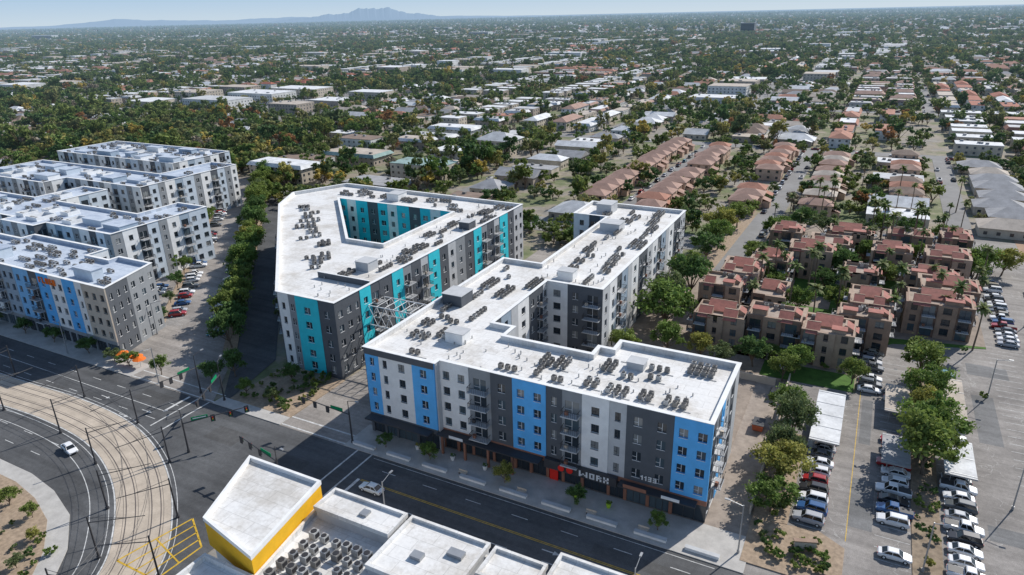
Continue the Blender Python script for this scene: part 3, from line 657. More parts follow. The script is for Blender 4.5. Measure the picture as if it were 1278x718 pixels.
ang=math.atan2(nr[1],nr[0])
for s in np.arange(11.4,205,2.9):
    if s>30 and random.random()<.6: x,y=AL(s,1.0); car(x,y,ang)
    if random.random()<.6: x,y=AL(s,13.0); car(x,y,ang+math.pi)
    if 30<s<62 and random.random()<.7: x,y=AL(s,-8.0); car(x,y,ang)
for i in range(12): car(-37.2,292+i*11.3,math.pi/2)
for y in (216,223,236,243,258,266,274): car(-33.3+(y-216)*.02,y,math.pi/2,z=.15)
for i in range(10): car(-93.5,292+i*13,math.pi/2)
for y in (141.5,156.5): car(-11.4,y,math.pi/2)
# ---------------------------------------------------------------- trees
def leafcloud(n,h,r,ls,seed,hb,clusters,spread=.30):
    g=np.random.default_rng(seed)
    th=g.uniform(0,2*np.pi,clusters); ph=np.arccos(g.uniform(-.5,1,clusters)); rr=g.uniform(.35,1.0,clusters)
    ry=(h-hb)/2
    cc=np.stack([np.cos(th)*np.sin(ph)*rr*r,np.sin(th)*np.sin(ph)*rr*r,hb+ry+np.cos(ph)*rr*ry],1)
    cs=g.uniform(.15,1,clusters); cr=g.uniform(.5,1.3,clusters)*r*spread
    idx=g.integers(0,clusters,n); d=g.normal(0,1,(n,3)); d/=np.linalg.norm(d,axis=1)[:,None]
    d*=(g.uniform(0,1,n)**.5)[:,None]*(cr[idx]*g.uniform(.7,1.35,n))[:,None]; d[:,2]*=.7
    c=cc[idx]+d
    u=g.normal(0,1,(n,3)); u/=np.linalg.norm(u,axis=1)[:,None]; w=np.cross(u,g.normal(0,1,(n,3))); w/=np.linalg.norm(w,axis=1)[:,None]
    s=ls*g.uniform(.6,1.3,n)[:,None]
    V=np.stack([c-u*s-w*s*.55,c+u*s*.2-w*s*.6,c+u*s+w*s*.4,c-u*s*.3+w*s*.6],1).reshape(-1,3)
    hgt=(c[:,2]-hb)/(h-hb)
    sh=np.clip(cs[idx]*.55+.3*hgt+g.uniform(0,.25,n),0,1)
    return V,sh,cc
def tree_mesh(name,h,r,n,ls,seed,leafm,trunk=True,clusters=16,hbf=.3):
    hb=h*hbf; V,sh,cc=leafcloud(n,h,r,ls,seed,hb,clusters)
    T=Part(); g=random.Random(seed)
    if trunk:
        tr=.028*h; k=(g.uniform(-.3,.3),g.uniform(-.3,.3)); T.tube((0,0,-.1),(k[0],k[1],hb*.9),tr,tr*.7,8)
        for c in cc[:10]:
            m=(c[0]*.45+k[0],c[1]*.45+k[1],hb+(c[2]-hb)*.45); T.tube((k[0],k[1],hb*.8),m,tr*.5,tr*.3,5); T.tube(m,tuple(c),tr*.3,tr*.1,5)
    me=bpy.data.meshes.new(name); nv=len(T.v); verts=T.v+[tuple(p) for p in V]; faces=T.f+[(nv+4*i,nv+4*i+1,nv+4*i+2,nv+4*i+3) for i in range(n)]
    me.from_pydata(verts,[],faces); me.materials.append(BARK); me.materials.append(leafm)
    me.polygons.foreach_set('material_index',[0]*len(T.f)+[1]*n)
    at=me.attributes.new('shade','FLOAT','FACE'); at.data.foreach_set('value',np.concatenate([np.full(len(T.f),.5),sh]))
    me.update(); return me
def palm_mesh(name,h,seed):
    g=random.Random(seed); T=Part(); F=Part(); T.tube((0,0,0),(.2,.1,h*.5),.22,.17,7); T.tube((.2,.1,h*.5),(.1,.2,h),.17,.15,7); top=Vector((.1,.2,h))
    for i in range(26):
        t=i*2.399; el=g.uniform(-.5,1.2); Lf=g.uniform(1.6,2.4); p=top.copy(); dirv=Vector((math.cos(t)*math.cos(el),math.sin(t)*math.cos(el),math.sin(el))); side=Vector((-math.sin(t),math.cos(t),0))
        pts=[]
        for k in range(5):
            pts.append((p.copy(),.06+.36*math.sin(math.pi*min(1,(k+.4)/4.4)))); p+=dirv*Lf/4; dirv=(dirv+Vector((0,0,-.32))).normalized()
        for k in range(4):
            a_,wa=pts[k]; b_,wb2=pts[k+1]
            for s_ in(-1,1): F.quad(tuple(a_),tuple(b_),tuple(b_+side*s_*wb2-Vector((0,0,.15*wb2))),tuple(a_+side*s_*wa-Vector((0,0,.15*wa))))
    me=mesh_from(name,[(T,BARK),(F,PALMF)]); at=me.attributes.new('shade','FLOAT','FACE'); at.data.foreach_set('value',np.random.default_rng(seed).uniform(.2,.8,len(me.polygons))); return me
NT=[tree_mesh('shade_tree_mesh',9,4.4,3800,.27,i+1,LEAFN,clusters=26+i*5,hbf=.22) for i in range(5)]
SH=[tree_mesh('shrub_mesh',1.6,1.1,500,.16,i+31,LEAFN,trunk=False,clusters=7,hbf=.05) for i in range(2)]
PM=[palm_mesh('palm_mesh',11+i*2,i+5) for i in range(3)]
def tree(x,y,s=1.0,name='shade_tree',k=None):
    obj(name,NT[random.randrange(5) if k is None else k],(x,y,.1),random.uniform(0,6.28),(s*random.uniform(.85,1.15),s*random.uniform(.85,1.15),s*random.uniform(.88,1.12)))
for s in np.arange(6,214,5.0): x,y=AL(s+random.uniform(-1.5,1.5),17.5+random.uniform(-.7,.7)); tree(x,y,random.uniform(.6,1.25))
for s in np.arange(30,200,13): x,y=AL(s,-2.7); tree(x,y,random.uniform(.4,.75))
for s in np.arange(20,90,7): x,y=AL(s,29.6); tree(x,y,random.uniform(.35,.5))
for (x,y,s) in[(-42,164,1.7),(-38,152,1.0),(-45,176,1.2),(-42,188,1.4),(-46,203,1.1),(-44.5,222,1.3),(-44,236,1.3),(-46,250,1.4),(-43,266,1.2),(-47,146,.8),(-44,124,.8),(-47,133,.7),(-30,152,.7),
   (-29.5,225,1.0),(-30,232,.8),(-27.5,252,1.1),(-26,260,1.0),(-12,262,1.1),(0,264,1.0),(14,266,1.1),(26,270,1.0),(-4,222,1.0),(8,222,.9),(2,242,.8),(16,244,.9),(-22,202,.9),(-8,210,.8),(-20,270,1.1),(6,274,1.0),
   (-6.5,102,.8),(-6,110,1.0),(-6.5,117,.85),(-6,124,1.05),(-8,134,.85),(-11,149,.7),(-9,154,.8),(-18,153,.8),(-25,150,.65),(-14,157,.6),
   (16,124,1.3),(16.8,132,1.45),(16,141,.9),(17,150,1.0),(16.5,161,1.25),(3,154,.7),(6,176,.8),(-14,176,.8),(-12,188,.9),(-3,196,.9),(8,200,.8),(33,240,1.2),(31,232,1.0),(40,246,1.1),
   (-154,89.5,.5),(-160,89.5,.45),(-143,90,.55),(-170,89.5,.5),(-185,89.5,.5),(-198,89.5,.5),(-212,89.5,.5),(-117,92,.45),(-112,101,.55),(-66,89.5,.42),(-50,89.5,.45),(-36,89.5,.4),(-22,89.5,.38),(-76,89,.4),(-109,92,.4),(-129,93,.6),(-126,97,.7)]:
    tree(x,y,s)
for (x,y) in[(-112,43),(-118,46),(-108,38),(-125,46),(-120,40),(-130,45),(-135,47),(-114,36)]: tree(x,y,random.uniform(.2,.42),'desert_tree')
for i in range(230):
    r=random.random()
    if r<.25: x,y=random.uniform(-118,-102),random.uniform(90,106)
    elif r<.35: x,y=random.uniform(-8,3),random.uniform(90,98)
    elif r<.5: x,y=random.uniform(14.8,17.8),random.uniform(98,166)
    elif r<.62: x,y=random.uniform(-130,-104),random.uniform(34,44)
    elif r<.75: x,y=AL(random.uniform(5,100),random.uniform(16.3,18.8))
    elif r<.9: x,y=random.uniform(-34,28),random.choice([158.5,157.6,174,182,204.5,224])
    else: x,y=random.uniform(-8.5,-4.2),random.uniform(100,127)
    obj('shrub',SH[i%2],(x,y,.12),random.uniform(0,6),random.uniform(.4,1.1))
palms=[(9+random.uniform(-1,1),y) for y in (222,242,262)]+[(random.uniform(-30,32),random.uniform(190,285)) for _ in range(38)]+[(-11,200),(-10,208),(-2,200),(11,204),(30,214),(32,222),(11,196),(28,184),(-23,178),(-14,181),(-8,178),(9.8,184)]+[(random.uniform(-32,46),random.uniform(285,340)) for _ in range(9)]
for (x,y) in palms: obj('palm_tree',PM[random.randrange(3)],(x,y,0),random.uniform(0,6),random.uniform(.75,1.15))
# ---------------------------------------------------------------- street furniture
def signal(x,y,ang,arm=11,h=7):
    S=Asm('traffic_signal'); M=S.p('pole',DMETAL); M.tube((0,0,0),(0,0,h),.19,.14,8); M.tube((0,0,h-.6),(arm,0,h+.2),.13,.08,6); M.tube((0,0,0),(0,0,.5),.3,.28,8)
    for t in(.45,.72,.97):
        x0=arm*t; z=h-.6+.8*t
        S.p('signal_heads',DMETAL).box(x0-.2,-.2,z-1.1,x0+.2,.12,z)
        S.p('backplate',DMETAL).box(x0-.42,.13,z-1.3,x0+.42,.15,z+.2)
        for k,c in enumerate((RED,YELLOW,SIGNGREEN)): S.p('lamps',c).tube((x0,-.2,z-.2-k*.33),(x0,-.28,z-.2-k*.33),.13,.13,8)
    S.p('street_sign',SIGNGREEN).box(1.6,-.05,h-.35,4.6,.03,h+.35); S.p('street_sign_text',SIGNW).box(1.9,-.06,h-.08,4.3,-.052,h+.14)
    M.tube((0,0,h),(0,0,h+2.4),.09,.07,6); M.tube((0,0,h+2.4),(-2,0,h+2.8),.06,.05,6); S.p('lamp_head',METAL).box(-2.7,-.18,h+2.72,-1.9,.18,h+2.88)
    S.finish((x,y,.1),ang)
signal(-83,87.5,math.radians(180),12); signal(-119.5,88,math.radians(-60),13); signal(-110,71,math.radians(50),12); signal(-84.5,70,math.radians(170),11); signal(-127,88,math.radians(-90),9)
def lamp(x,y,ang):
    S=Asm('street_lamp'); M=S.p('pole',METAL); M.tube((0,0,0),(0,0,9),.13,.09,8); M.tube((0,0,8.8),(2.2,0,9.3),.06,.05,6); M.tube((0,0,0),(0,0,.6),.22,.2,8)
    S.p('lamp_head',METAL).box(2.0,-.16,9.22,2.8,.16,9.36); S.finish((x,y,.1),ang)
for x in(-140,-175,-215): lamp(x,87,-math.pi/2)
for x in(-62,-20,20): lamp(x,70.8,math.pi/2)
lamp(-9.5,90,math.pi)
for (x,y) in((29,120),(29,160),(41,205),(15.5,98)): lamp(x,y,0)
for s in(20,60,100,150): x,y=AL(s,-2.4); lamp(x,y,ang)
W2=Part()
for i in range(0,len(TR)-1,5):
    c=TR[i]; d=(TR[i+1]-TR[i]).normalized(); n_=Vector((-d.y,d.x))
    if c.x<-330: continue
    q=c-n_*5.6 if i%10 else c+n_*5.4; sg=1 if i%10 else -1
    S=Asm('catenary_pole'); M=S.p('mast',DMETAL); M.tube((0,0,0),(0,0,8),.17,.12,8); M.tube((0,0,0),(0,0,.4),.32,.3,8)
    e=n_*8*sg; M.tube((0,0,6.9),(e.x,e.y,6.5),.08,.06,6); M.tube((0,0,7.8),(e.x*.7,e.y*.7,6.6),.04,.04,5); S.finish((q.x,q.y,.02)) 
for i in range(len(TR)-1):
    a_,b_=TR[i],TR[i+1]
    if a_.x<-330: continue
    for o in(-2,2):
        d=(b_-a_).normalized(); n_=Vector((-d.y,d.x))*o
        for zz in(6.3,7.1): W2.tube((a_.x+n_.x,a_.y+n_.y,zz),(b_.x+n_.x,b_.y+n_.y,zz),.03,.03,4)
obj('overhead_wires',mesh_from('overhead_wires',[(W2,DMETAL)]))
def umbrella(x,y):
    S=Asm('patio_umbrella'); S.p('pole',METAL).tube((0,0,0),(0,0,2.6),.05,.05,6)
    S.p('canopy',ORANGE).frustum([(1.6*math.cos(t*math.pi/4),1.6*math.sin(t*math.pi/4)) for t in range(8)],[(.06*math.cos(t*math.pi/4),.06*math.sin(t*math.pi/4)) for t in range(8)],2.1,2.75); S.finish((x,y,.14))
for p in[(-155,90.2),(-153,91),(-158,90.6),(-151,90.3)]: umbrella(*p)
S=Asm('monument_sign'); S.p('base',BROWN).box(-1.9,-.45,0,1.9,.45,.5); S.p('panel',TAN).box(-1.6,-.3,.5,1.6,.3,1.7); S.p('cap',BROWN).box(-1.75,-.4,1.702,1.75,.4,1.9); S.finish((-.5,95,.18),math.radians(20))
for x in(-58,-46,-33,-24):
    S=Asm('bench'); S.p('seat',TAN).box(-.9,-.22,.42,.9,.22,.48); S.p('backrest',TAN).box(-.9,.2,.55,.9,.25,.9); S.p('legs',DMETAL).box(-.75,-.18,0,-.68,.2,.418); S.p('legs',DMETAL).box(.68,-.18,0,.75,.2,.418); S.finish((x,88.2,.14))
for x in(-37,-31,-62,-55,-70):
    S=Asm('planter'); S.p('pot',LIME if x>-40 else WHITE).frustum([(.3*math.cos(t*math.pi/4),.3*math.sin(t*math.pi/4)) for t in range(8)],[(.5*math.cos(t*math.pi/4),.5*math.sin(t*math.pi/4)) for t in range(8)],0,.9); S.finish((x,91.2,.14)); obj('shrub',SH[0],(x,91.2,.9),0,.5)
for x in np.arange(-80,-12,8.2):
    S=Asm('low_planter_wall'); S.p('wall',WHITE).box(-2.6,-.35,0,2.6,.35,.45); S.p('coping',LGRAY).box(-2.65,-.4,.452,2.65,.4,.52); S.finish((x,87.4,.14)); 
D_=Asm('dumpster'); D_.p('bin',paint('rust_red',(.45,.12,.06))).frustum([(-.9,-1.4),(.9,-1.4),(.9,1.4),(-.9,1.4)],[(-1.1,-1.6),(1.1,-1.6),(1.1,1.6),(-1.1,1.6)],.2,1.5); D_.p('lid',DMETAL).box(-1.12,-1.6,1.502,1.12,1.6,1.6); D_.p('wheels',DMETAL).box(-.8,-1.2,0,.8,1.2,.2); D_.finish((-12.5,127,0))
Wl=Asm('boundary_wall'); Wl.p('wall',TAN).box(-9.6,100,0,-9.35,150,1.8); Wl.p('wall',TAN).box(-48.2,146,0,-12,146.25,1.8); Wl.finish()
# ---------------------------------------------------------------- neighbourhood
MASS={}
def mp(m):
    if m.name not in MASS: MASS[m.name]=(Part(),m)
    return MASS[m.name][0]
Hn=random.Random(23); FOOT={}
def foot(x,y,m=1.0):
    for i in(-1,0,1):
        for j in(-1,0,1):
            for (a0,b0,a1,b1) in FOOT.get((int(x//40)+i,int(y//40)+j),()):
                if a0-m<x<a1+m and b0-m<y<b1+m: return True
    return False
def house(cx,cy,w,d,h,roof,rc,wc,near):
    x0,x1,y0,y1=cx-w/2,cx+w/2,cy-d/2,cy+d/2
    if math.hypot(cx,cy)<4500: FOOT.setdefault((int(cx//40),int(cy//40)),[]).append((x0,y0,x1,y1))
    if near: A=Asm(near); Wp=A.p('walls',WM[wc]); Rp=A.p('roof',RM[rc])
    else: Wp=mp(WM[wc]); Rp=mp(RM[rc])
    b=[(x0,y0),(x1,y0),(x1,y1),(x0,y1)]
    def units(k,z):
        for _ in range(k):
            x=Hn.uniform(x0+1.8,x1-3);y=Hn.uniform(y0+1.8,y1-2.8); (A.p('rooftop_units',ACB) if near else mp(RM['gray'])).box(x,y,z,x+1.6,y+1.3,z+.9)
    if roof=='flat':
        Wp.prism(b,0,h); Rp.box(x0-.1,y0-.1,h+.004,x1+.1,y1+.1,h+.25)
        if near or Hn.random()<.5: units(Hn.randint(1,5),h+.26)
    elif roof=='mansard':
        Wp.prism(b,0,h-1.4); o=1.0; e=[(x0-o,y0-o),(x1+o,y0-o),(x1+o,y1+o),(x0-o,y1+o)]; t=[(x0+.5,y0+.5),(x1-.5,y0+.5),(x1-.5,y1-.5),(x0+.5,y1-.5)]
        Rp.frustum(e,t,h-1.4,h+.3); (A.p('flat_roof',RM['white' if Hn.random()<.6 else 'tan']) if near else mp(RM[Hn.choice(['white','tan','lgray'])])).box(x0+.8,y0+.8,h+.303,x1-.8,y1-.8,h+.34)
        units(Hn.randint(1,4),h+.34)
    else:
        Wp.prism(b,0,h); o=.6; rh=min(w,d)*.22
        e=[(x0-o,y0-o,h),(x1+o,y0-o,h),(x1+o,y1+o,h),(x0-o,y1+o,h)]
        ins=0 if roof=='gable' else min(w,d)/2
        if w>=d: r0=(x0-o+ins,cy,h+rh); r1=(x1+o-ins,cy,h+rh); Rp.quad(e[0],e[1],r1,r0); Rp.quad(e[2],e[3],r0,r1); Rp.quad(e[1],e[2],r1); Rp.quad(e[3],e[0],r0)
        else: r0=(cx,y0-o+ins,h+rh); r1=(cx,y1+o-ins,h+rh); Rp.quad(e[1],e[2],r1,r0); Rp.quad(e[3],e[0],r0,r1); Rp.quad(e[0],e[1],r0); Rp.quad(e[2],e[3],r1)
        if not near and roof=='hip' and h<4 and Hn.random()<.4:   # L-shaped wing
            q=Hn.choice([-1,1]); wx=cx+q*w*.28; Wp.box(wx-w*.18,y0-4,0,wx+w*.18,y0-.01,h-.3); Rp.quad((wx-w*.2,y0-4.5,h-.29),(wx,y0-4.5,h+.7),(wx,y0+2,h+.7),(wx-w*.2,y0+2,h-.29)); Rp.quad((wx,y0-4.5,h+.7),(wx+w*.2,y0-4.5,h-.29),(wx+w*.2,y0+2,h-.29),(wx,y0+2,h+.7))
    if near or math.hypot(cx,cy)<900:
        Wn=A.p('windows',GL1) if near else mp(RM['dark']); nf=max(1,int((h-.6)//2.5))
        for f in range(nf):
            z=f*2.8+1.0
            for k in range(max(1,int(w//3.4))):
                x=x0+(k+.5)*w/max(1,int(w//3.4)); Wn.box(x-.6,y0-.05,z,x+.6,y0-.005,z+1.2)
            for k in range(max(1,int(d//3.4))):
                y=y0+(k+.5)*d/max(1,int(d//3.4)); Wn.box(x1+.005,y-.6,z,x1+.05,y+.6,z+1.2)
        if near and roof=='hip' and h>5 and Hn.random()<.6:
            A.p('garage_wing',WM[wc]).box(x1+.01,cy-2.2,0,x1+3.0,cy+2.2,2.8); q=A.p('garage_roof',RM[rc]); q.quad((x1+3.3,cy-2.6,2.8),(x1+3.3,cy+2.6,2.8),(x1+.02,cy+2.6,4.0),(x1+.02,cy-2.6,4.0))
    if near: A.finish()
TP=[]
def addt(x,y,s):
    if not foot(x,y,.3 if s<1.0 else -1.5): TP.append((x,y,s))
CARS={k:(Part(),WM[k]) for k in('car_a','car_b','car_c')}; CARG=Part()
def fcar(x,y,along_y):
    k=Hn.choice(['car_a','car_a','car_b','car_c','car_b']); P=CARS[k][0]; l,w=(2.2,.9)
    if along_y: l,w=w,l
    P.box(x-l,y-w,.2,x+l,y+w,.95); r=.55; CARG.frustum([(x-l*r,y-w*r*1.4),(x+l*r,y-w*r*1.4),(x+l*r,y+w*r*1.4),(x-l*r,y+w*r*1.4)] if not along_y else [(x-l*r*1.4,y-w*r),(x+l*r*1.4,y-w*r),(x+l*r*1.4,y+w*r),(x-l*r*1.4,y+w*r)],[(x-l*.35,y-w*.35),(x+l*.35,y-w*.35),(x+l*.35,y+w*.35),(x-l*.35,y+w*.35)],.951,1.5)
def insector(x,y,m=0): 
    a_=math.degrees(math.atan2(-x,y)); return -15-m<a_<71+m
def blocked(x,y):
    if y<240 and x>-385: return True
    if x>-52 and y<284: return True
    if (x+455)**2/75**2+(y-318)**2/38**2<1: return True
    q=np.array([x,y])-O; s=q@a; o=q@nr
    return -10<o<20 and s<225
slab('park_lawn',[(-455+74*math.cos(t/16*6.283),318+37*math.sin(t/16*6.283)) for t in range(16)],.02,paint('park_grass',(.30,.30,.08),.95,.5,.05,hz=True))
XS=[-34,32]+[32]+[-91,-170]
x=32
while x<2500: x+=Hn.choice([58,66,66,84,110]); XS.append(x)
x=-170
while x>-4200: x-=Hn.choice([60,72,72,90,120]); XS.append(x)
XS=sorted(set(XS))
YS=[242,444]; 
while YS[-1]<2600: YS.append(YS[-1]+Hn.choice([110,150,185,185,230]))
YMAX=YS[-1]
FR=Part()
for x in XS:
    if x<-3800 or x>700: continue
    for k in range(len(YS)-1):
        y0=YS[k]; y1=YS[k+1]
        if x>-52 and k==0: y0=284
        if x<-180 and k==0: continue
        if k>0 and Hn.random()<.4: continue
        w=4.2 if x not in(-34,-91,-170) else 4.6
        FR.quad((x-w,y0+5,.02),(x+w,y0+5,.02),(x+w,y1-5,.02),(x-w,y1-5,.02))
        if k<8:
            for _ in range(8): fcar(x+Hn.choice([-1,1])*(w-1.2),Hn.uniform(y0+8,y1-8),True)
for i,y in enumerate(YS):
    xa,xb=((-3800,700) if y>300 else (-260,-52)); w=6 if i%3 else 9
    FR.quad((xa,y-w,.026),(xb,y-w,.026),(xb,y+w,.026),(xa,y+w,.026))
    if y>300:
        for _ in range(90): fcar(Hn.uniform(-1500,300),y+Hn.choice([-4,-1.6,1.6,4]),False)
obj('neighborhood_streets',mesh_from('neighborhood_streets',[(FR,FARROAD)]))
PK=Part()
def zone(cx,cy):
    if cy<444:
        if cx>-34: return 'rightmix'
        if cx>-91: return 'town'
        if cx>-170: return 'oldmix'
        return 'leftmix' if cx>-330 else 'wood'
    if cx>-360 and cy<850: return Hn.choice(['terra','terra','terrav','comm','white','suburb','suburb'])
    if cx<-300 and 444<cy<1300: return Hn.choice(['indus','comm','white','white','comm','suburb','suburb','terra','wood'])
    if cy>1200 : return Hn.choice(['suburb']*7+['white','indus','comm','terrav','wood'])
    return Hn.choice(['suburb']*5+['white','terra','terrav','comm','wood'])
def lot(x,y,w,d,h,roof,rc,wc,nm):
    if blocked(x,y) or not insector(x,y): return
    D=math.hypot(x,y); house(x,y,w,d,h,roof,rc,wc,nm if D<440 else None)
for ix in range(len(XS)-1):
    for iy in range(len(YS)-1):
        x0,x1=XS[ix]+6,XS[ix+1]-6; y0,y1=YS[iy]+9,YS[iy+1]-9; cx,cy=(x0+x1)/2,(y0+y1)/2
        if not insector(cx,cy,6): continue
        z=zone(cx,cy); D=math.hypot(cx,cy); U=Hn.uniform; AR=(x1-x0)*(y1-y0)/9500
        def T(n,a_,b_,m=3):
            g_=U(.75,1.35)
            for _ in range(int(n*AR*g_)): addt(U(x0-m,x1+m),U(y0-m,y1+m),U(a_,b_)*(1 if U(0,1)>.12 else 1.5))
        if z=='town' :
            for xx in(x0+6,x1-6):
                y=y0+6
                while y<y1-4:
                    if U(0,1)<.92: lot(xx+U(-1.5,1.5),y,U(10,12),8.5,5.6,'hip',Hn.choice(['rose','rose','terra']),'peach','townhouse')
                    y+=U(10.2,12)
            for k in range(32): addt(cx+U(-8,8),U(y0,y1),U(.5,1.0))
            T(45,.4,.85)
        elif z=='oldmix':
            for xx in(x0+9,x1-9):
                y=y0+6
                while y<y1-8:
                    t=(y>268 and xx>cx)
                    if t: lot(xx+U(-1,1),y,11,8.5,5.6,'hip','rose','peach','townhouse'); y+=U(10.4,11.4)
                    else: lot(xx+U(-4,4),y,U(15,28),U(10,16),U(3,5),Hn.choice(['hip','gable','flat','flat']),Hn.choice(['gray','brown','white','tan','teal','white','lgray']),Hn.choice(['cream','tan','white']),'house'); y+=U(16,23)
            T(105,.45,1.1)
        elif z=='rightmix':
            y=y0+ (44 if iy==0 else 4); yb=y
            while y<y1-8:
                if cx<20:
                    if U(0,1)<.85: lot(x0+10,y,12,8.5,5.6,'hip',Hn.choice(['rose','rose','tan']),'peach','townhouse')
                    if U(0,1)<.35: lot(x1-15,y+3,U(16,22),13,3.6,Hn.choice(['flat','gable']),Hn.choice(['white','lgray','tan']),'cream','low_rise_building'); y+=U(15,19)
                    else: lot(x1-12,y,12,8.5,5.6,'hip',Hn.choice(['rose','terra','brown','gray']),'peach','townhouse'); y+=U(10.5,13)
                else: lot(x0+10+U(-2,3),y,U(13,20),12,3.4,'hip',Hn.choice(['gray','gray','tan']),'cream','house'); lot(x1-12+U(-3,2),y,U(14,22),12,3.4,Hn.choice(['hip','flat']),Hn.choice(['gray','white']),'cream','house'); y+=U(14,19)
            for _ in range(105): addt(U(x0,x1),U(yb,y1),U(.4,1.0))
        elif z=='leftmix':
            for k in range(7):
                x=U(x0+14,x1-14); y=y0+14+k*26; rc=Hn.choice(['white','lgray','tan','white','brown','teal','gray'])
                lot(x,y,U(22,40),U(12,18),Hn.choice([4,6,9]),Hn.choice(['flat','flat','hip','mansard']),rc,Hn.choice(['cream','tan','white']),'low_rise_building')
            T(105,.55,1.3)
        elif z=='wood':
            for k in range(int(8*AR)): lot(U(x0+10,x1-10),U(y0+10,y1-10),U(14,26),U(11,16),3.6,Hn.choice(['hip','flat']),Hn.choice(['gray','brown','white','white']),'cream','house')
            T(135,.6,1.45)
        elif z in('terra','terrav'):
            c=Hn.choice(['terra','terra','rose','red'])
            if z=='terra':
                ys=y0+8
                if iy==1 and cx>-180: lot(cx,y0+8,x1-x0-6,11,6.5,'mansard','rose','peach','apartment_row'); ys=y0+26
                y=ys
                while y<y1-6:
                    L1=U(.35,.6)*(x1-x0-8); L2=(x1-x0-8)-L1-4
                    if U(0,1)<.9: lot(x0+3+L1/2,y+U(-2,2),L1,U(9,12),5.8,Hn.choice(['mansard','mansard','hip','flat']),c if U(0,1)<.7 else Hn.choice(['white','tan','lgray']),Hn.choice(['cream','white','peach']),'apartment_row')
                    if U(0,1)<.85: lot(x1-3-L2/2,y+U(-2,2),L2,U(9,12),5.8,Hn.choice(['mansard','hip','mansard']),c,Hn.choice(['cream','white']),'apartment_row')
                    y+=U(17,26)
            else:
                x=x0+8
                while x<x1-6:
                    y=y0+U(10,20)
                    while y<y1-12:
                        Lh=U(18,34)
                        if U(0,1)<.88: lot(x,y+Lh/2-9,U(9,12),Lh,5.8,Hn.choice(['mansard','hip','flat']),c if U(0,1)<.7 else Hn.choice(['white','tan']),Hn.choice(['cream','white']),'apartment_row')
                        y+=Lh+U(5,10)
                    x+=U(18,24)
            T(88,.45,1.1)
        elif z in('indus','white','comm'):
            y=y0+16
            while y<y1-10:
                if z=='comm':
                    lot(cx-6+U(-2,2),y+8,U(.5,.75)*(x1-x0),U(22,34),U(5,10),'flat',Hn.choice(['white','lgray','tan','white']),Hn.choice(['cream','tan','white']),'warehouse')
                    for k in range(22):
                        if D<1400: fcar(x0+4+k%11*4.2,y+33+(k//11)*9,True)
                    y+=58
                elif z=='indus': lot(cx+U(-6,6),y,U(.5,.85)*(x1-x0),U(18,28),U(5,9),'flat',Hn.choice(['white','white','tan','lgray']),Hn.choice(['cream','tan','white']),'warehouse'); y+=U(31,40)
                else: lot(cx-15,y-6+U(-3,3),U(18,25),12,6,'flat','white','cream','apartment_row'); lot(cx+15,y-4+U(-3,3),U(16,24),12,6,Hn.choice(['flat','mansard']),Hn.choice(['white','terra','lgray']),'tan','apartment_row'); y+=U(18,26)
            if z!='white' : PK.quad((x0,y0,.012),(x1,y0,.012),(x1,y1,.012),(x0,y1,.012))
            T(50 if z!='white' else 85,.45,1.15)
        else:
            xx=x0+10
            while xx<x1-6:
                y=y0+8+U(0,4)
                while y<y1-6: lot(xx+U(-3,3),y,U(14,23),U(11,15),3.3,Hn.choice(['hip','hip','gable','flat']),Hn.choice(['gray','lgray','brown','white','tan','terra','white','tan']),Hn.choice(['cream','tan','white']),'house'); y+=U(15.5,21)
                xx+=max(27,(x1-x0-20)/max(1,round((x1-x0-20)/32)))
            T(112 if D<1500 else 95,.5,1.3,6)
obj('parking_yards',mesh_from('parking_yards',[(PK,FARROAD)]))
for _ in range(620):
    x,y=Hn.uniform(-900,-385),Hn.uniform(110,240); addt(x,y,Hn.uniform(.7,1.4))
for _ in range(60): house(Hn.uniform(-900,-400),Hn.uniform(120,235),20,13,3.6,'hip',Hn.choice(['gray','white','brown']),'cream',None)
for _ in range(180): addt(Hn.uniform(-262,-56),Hn.uniform(218,240),Hn.uniform(.45,.95))
for _ in range(130): addt(Hn.uniform(-385,-255),Hn.uniform(240,300),Hn.uniform(.7,1.4))
for _ in range(26): TP.append((-455+Hn.uniform(-60,60),318+Hn.uniform(-30,30),Hn.uniform(.6,1.1)))
for _ in range(22000):
    r=math.sqrt(Hn.uniform(2400**2,9800**2)); t=math.radians(Hn.uniform(-15,71)); x,y=-r*math.sin(t),r*math.cos(t)
    if y<YMAX and x>-3800: continue
    house(x,y,Hn.uniform(16,46),Hn.uniform(12,34),Hn.uniform(3.5,8),Hn.choice(['flat','flat','hip']),Hn.choice(['white','white','lgray','gray','tan','terra','brown']),Hn.choice(['cream','white']),None)
for _ in range(24000):
    r=math.sqrt(Hn.uniform(2400**2,9500**2)); t=math.radians(Hn.uniform(-15,71)); x,y=-r*math.sin(t),r*math.cos(t)
    if y<YMAX and x>-3800: continue
    TP.append((x,y,Hn.uniform(1.2,2.7)))
for _ in range(8000):
    r=math.sqrt(Hn.uniform(9500**2,20000**2)); t=math.radians(Hn.uniform(-15,71)); TP.append((-r*math.sin(t),r*math.cos(t),Hn.uniform(2.5,4.5)))
obj('distant_neighborhood_houses',mesh_from('distant_neighborhood_houses',list(MASS.values())))
obj('distant_cars',mesh_from('distant_cars',list(CARS.values())+[(CARG,RM['dark'])]))
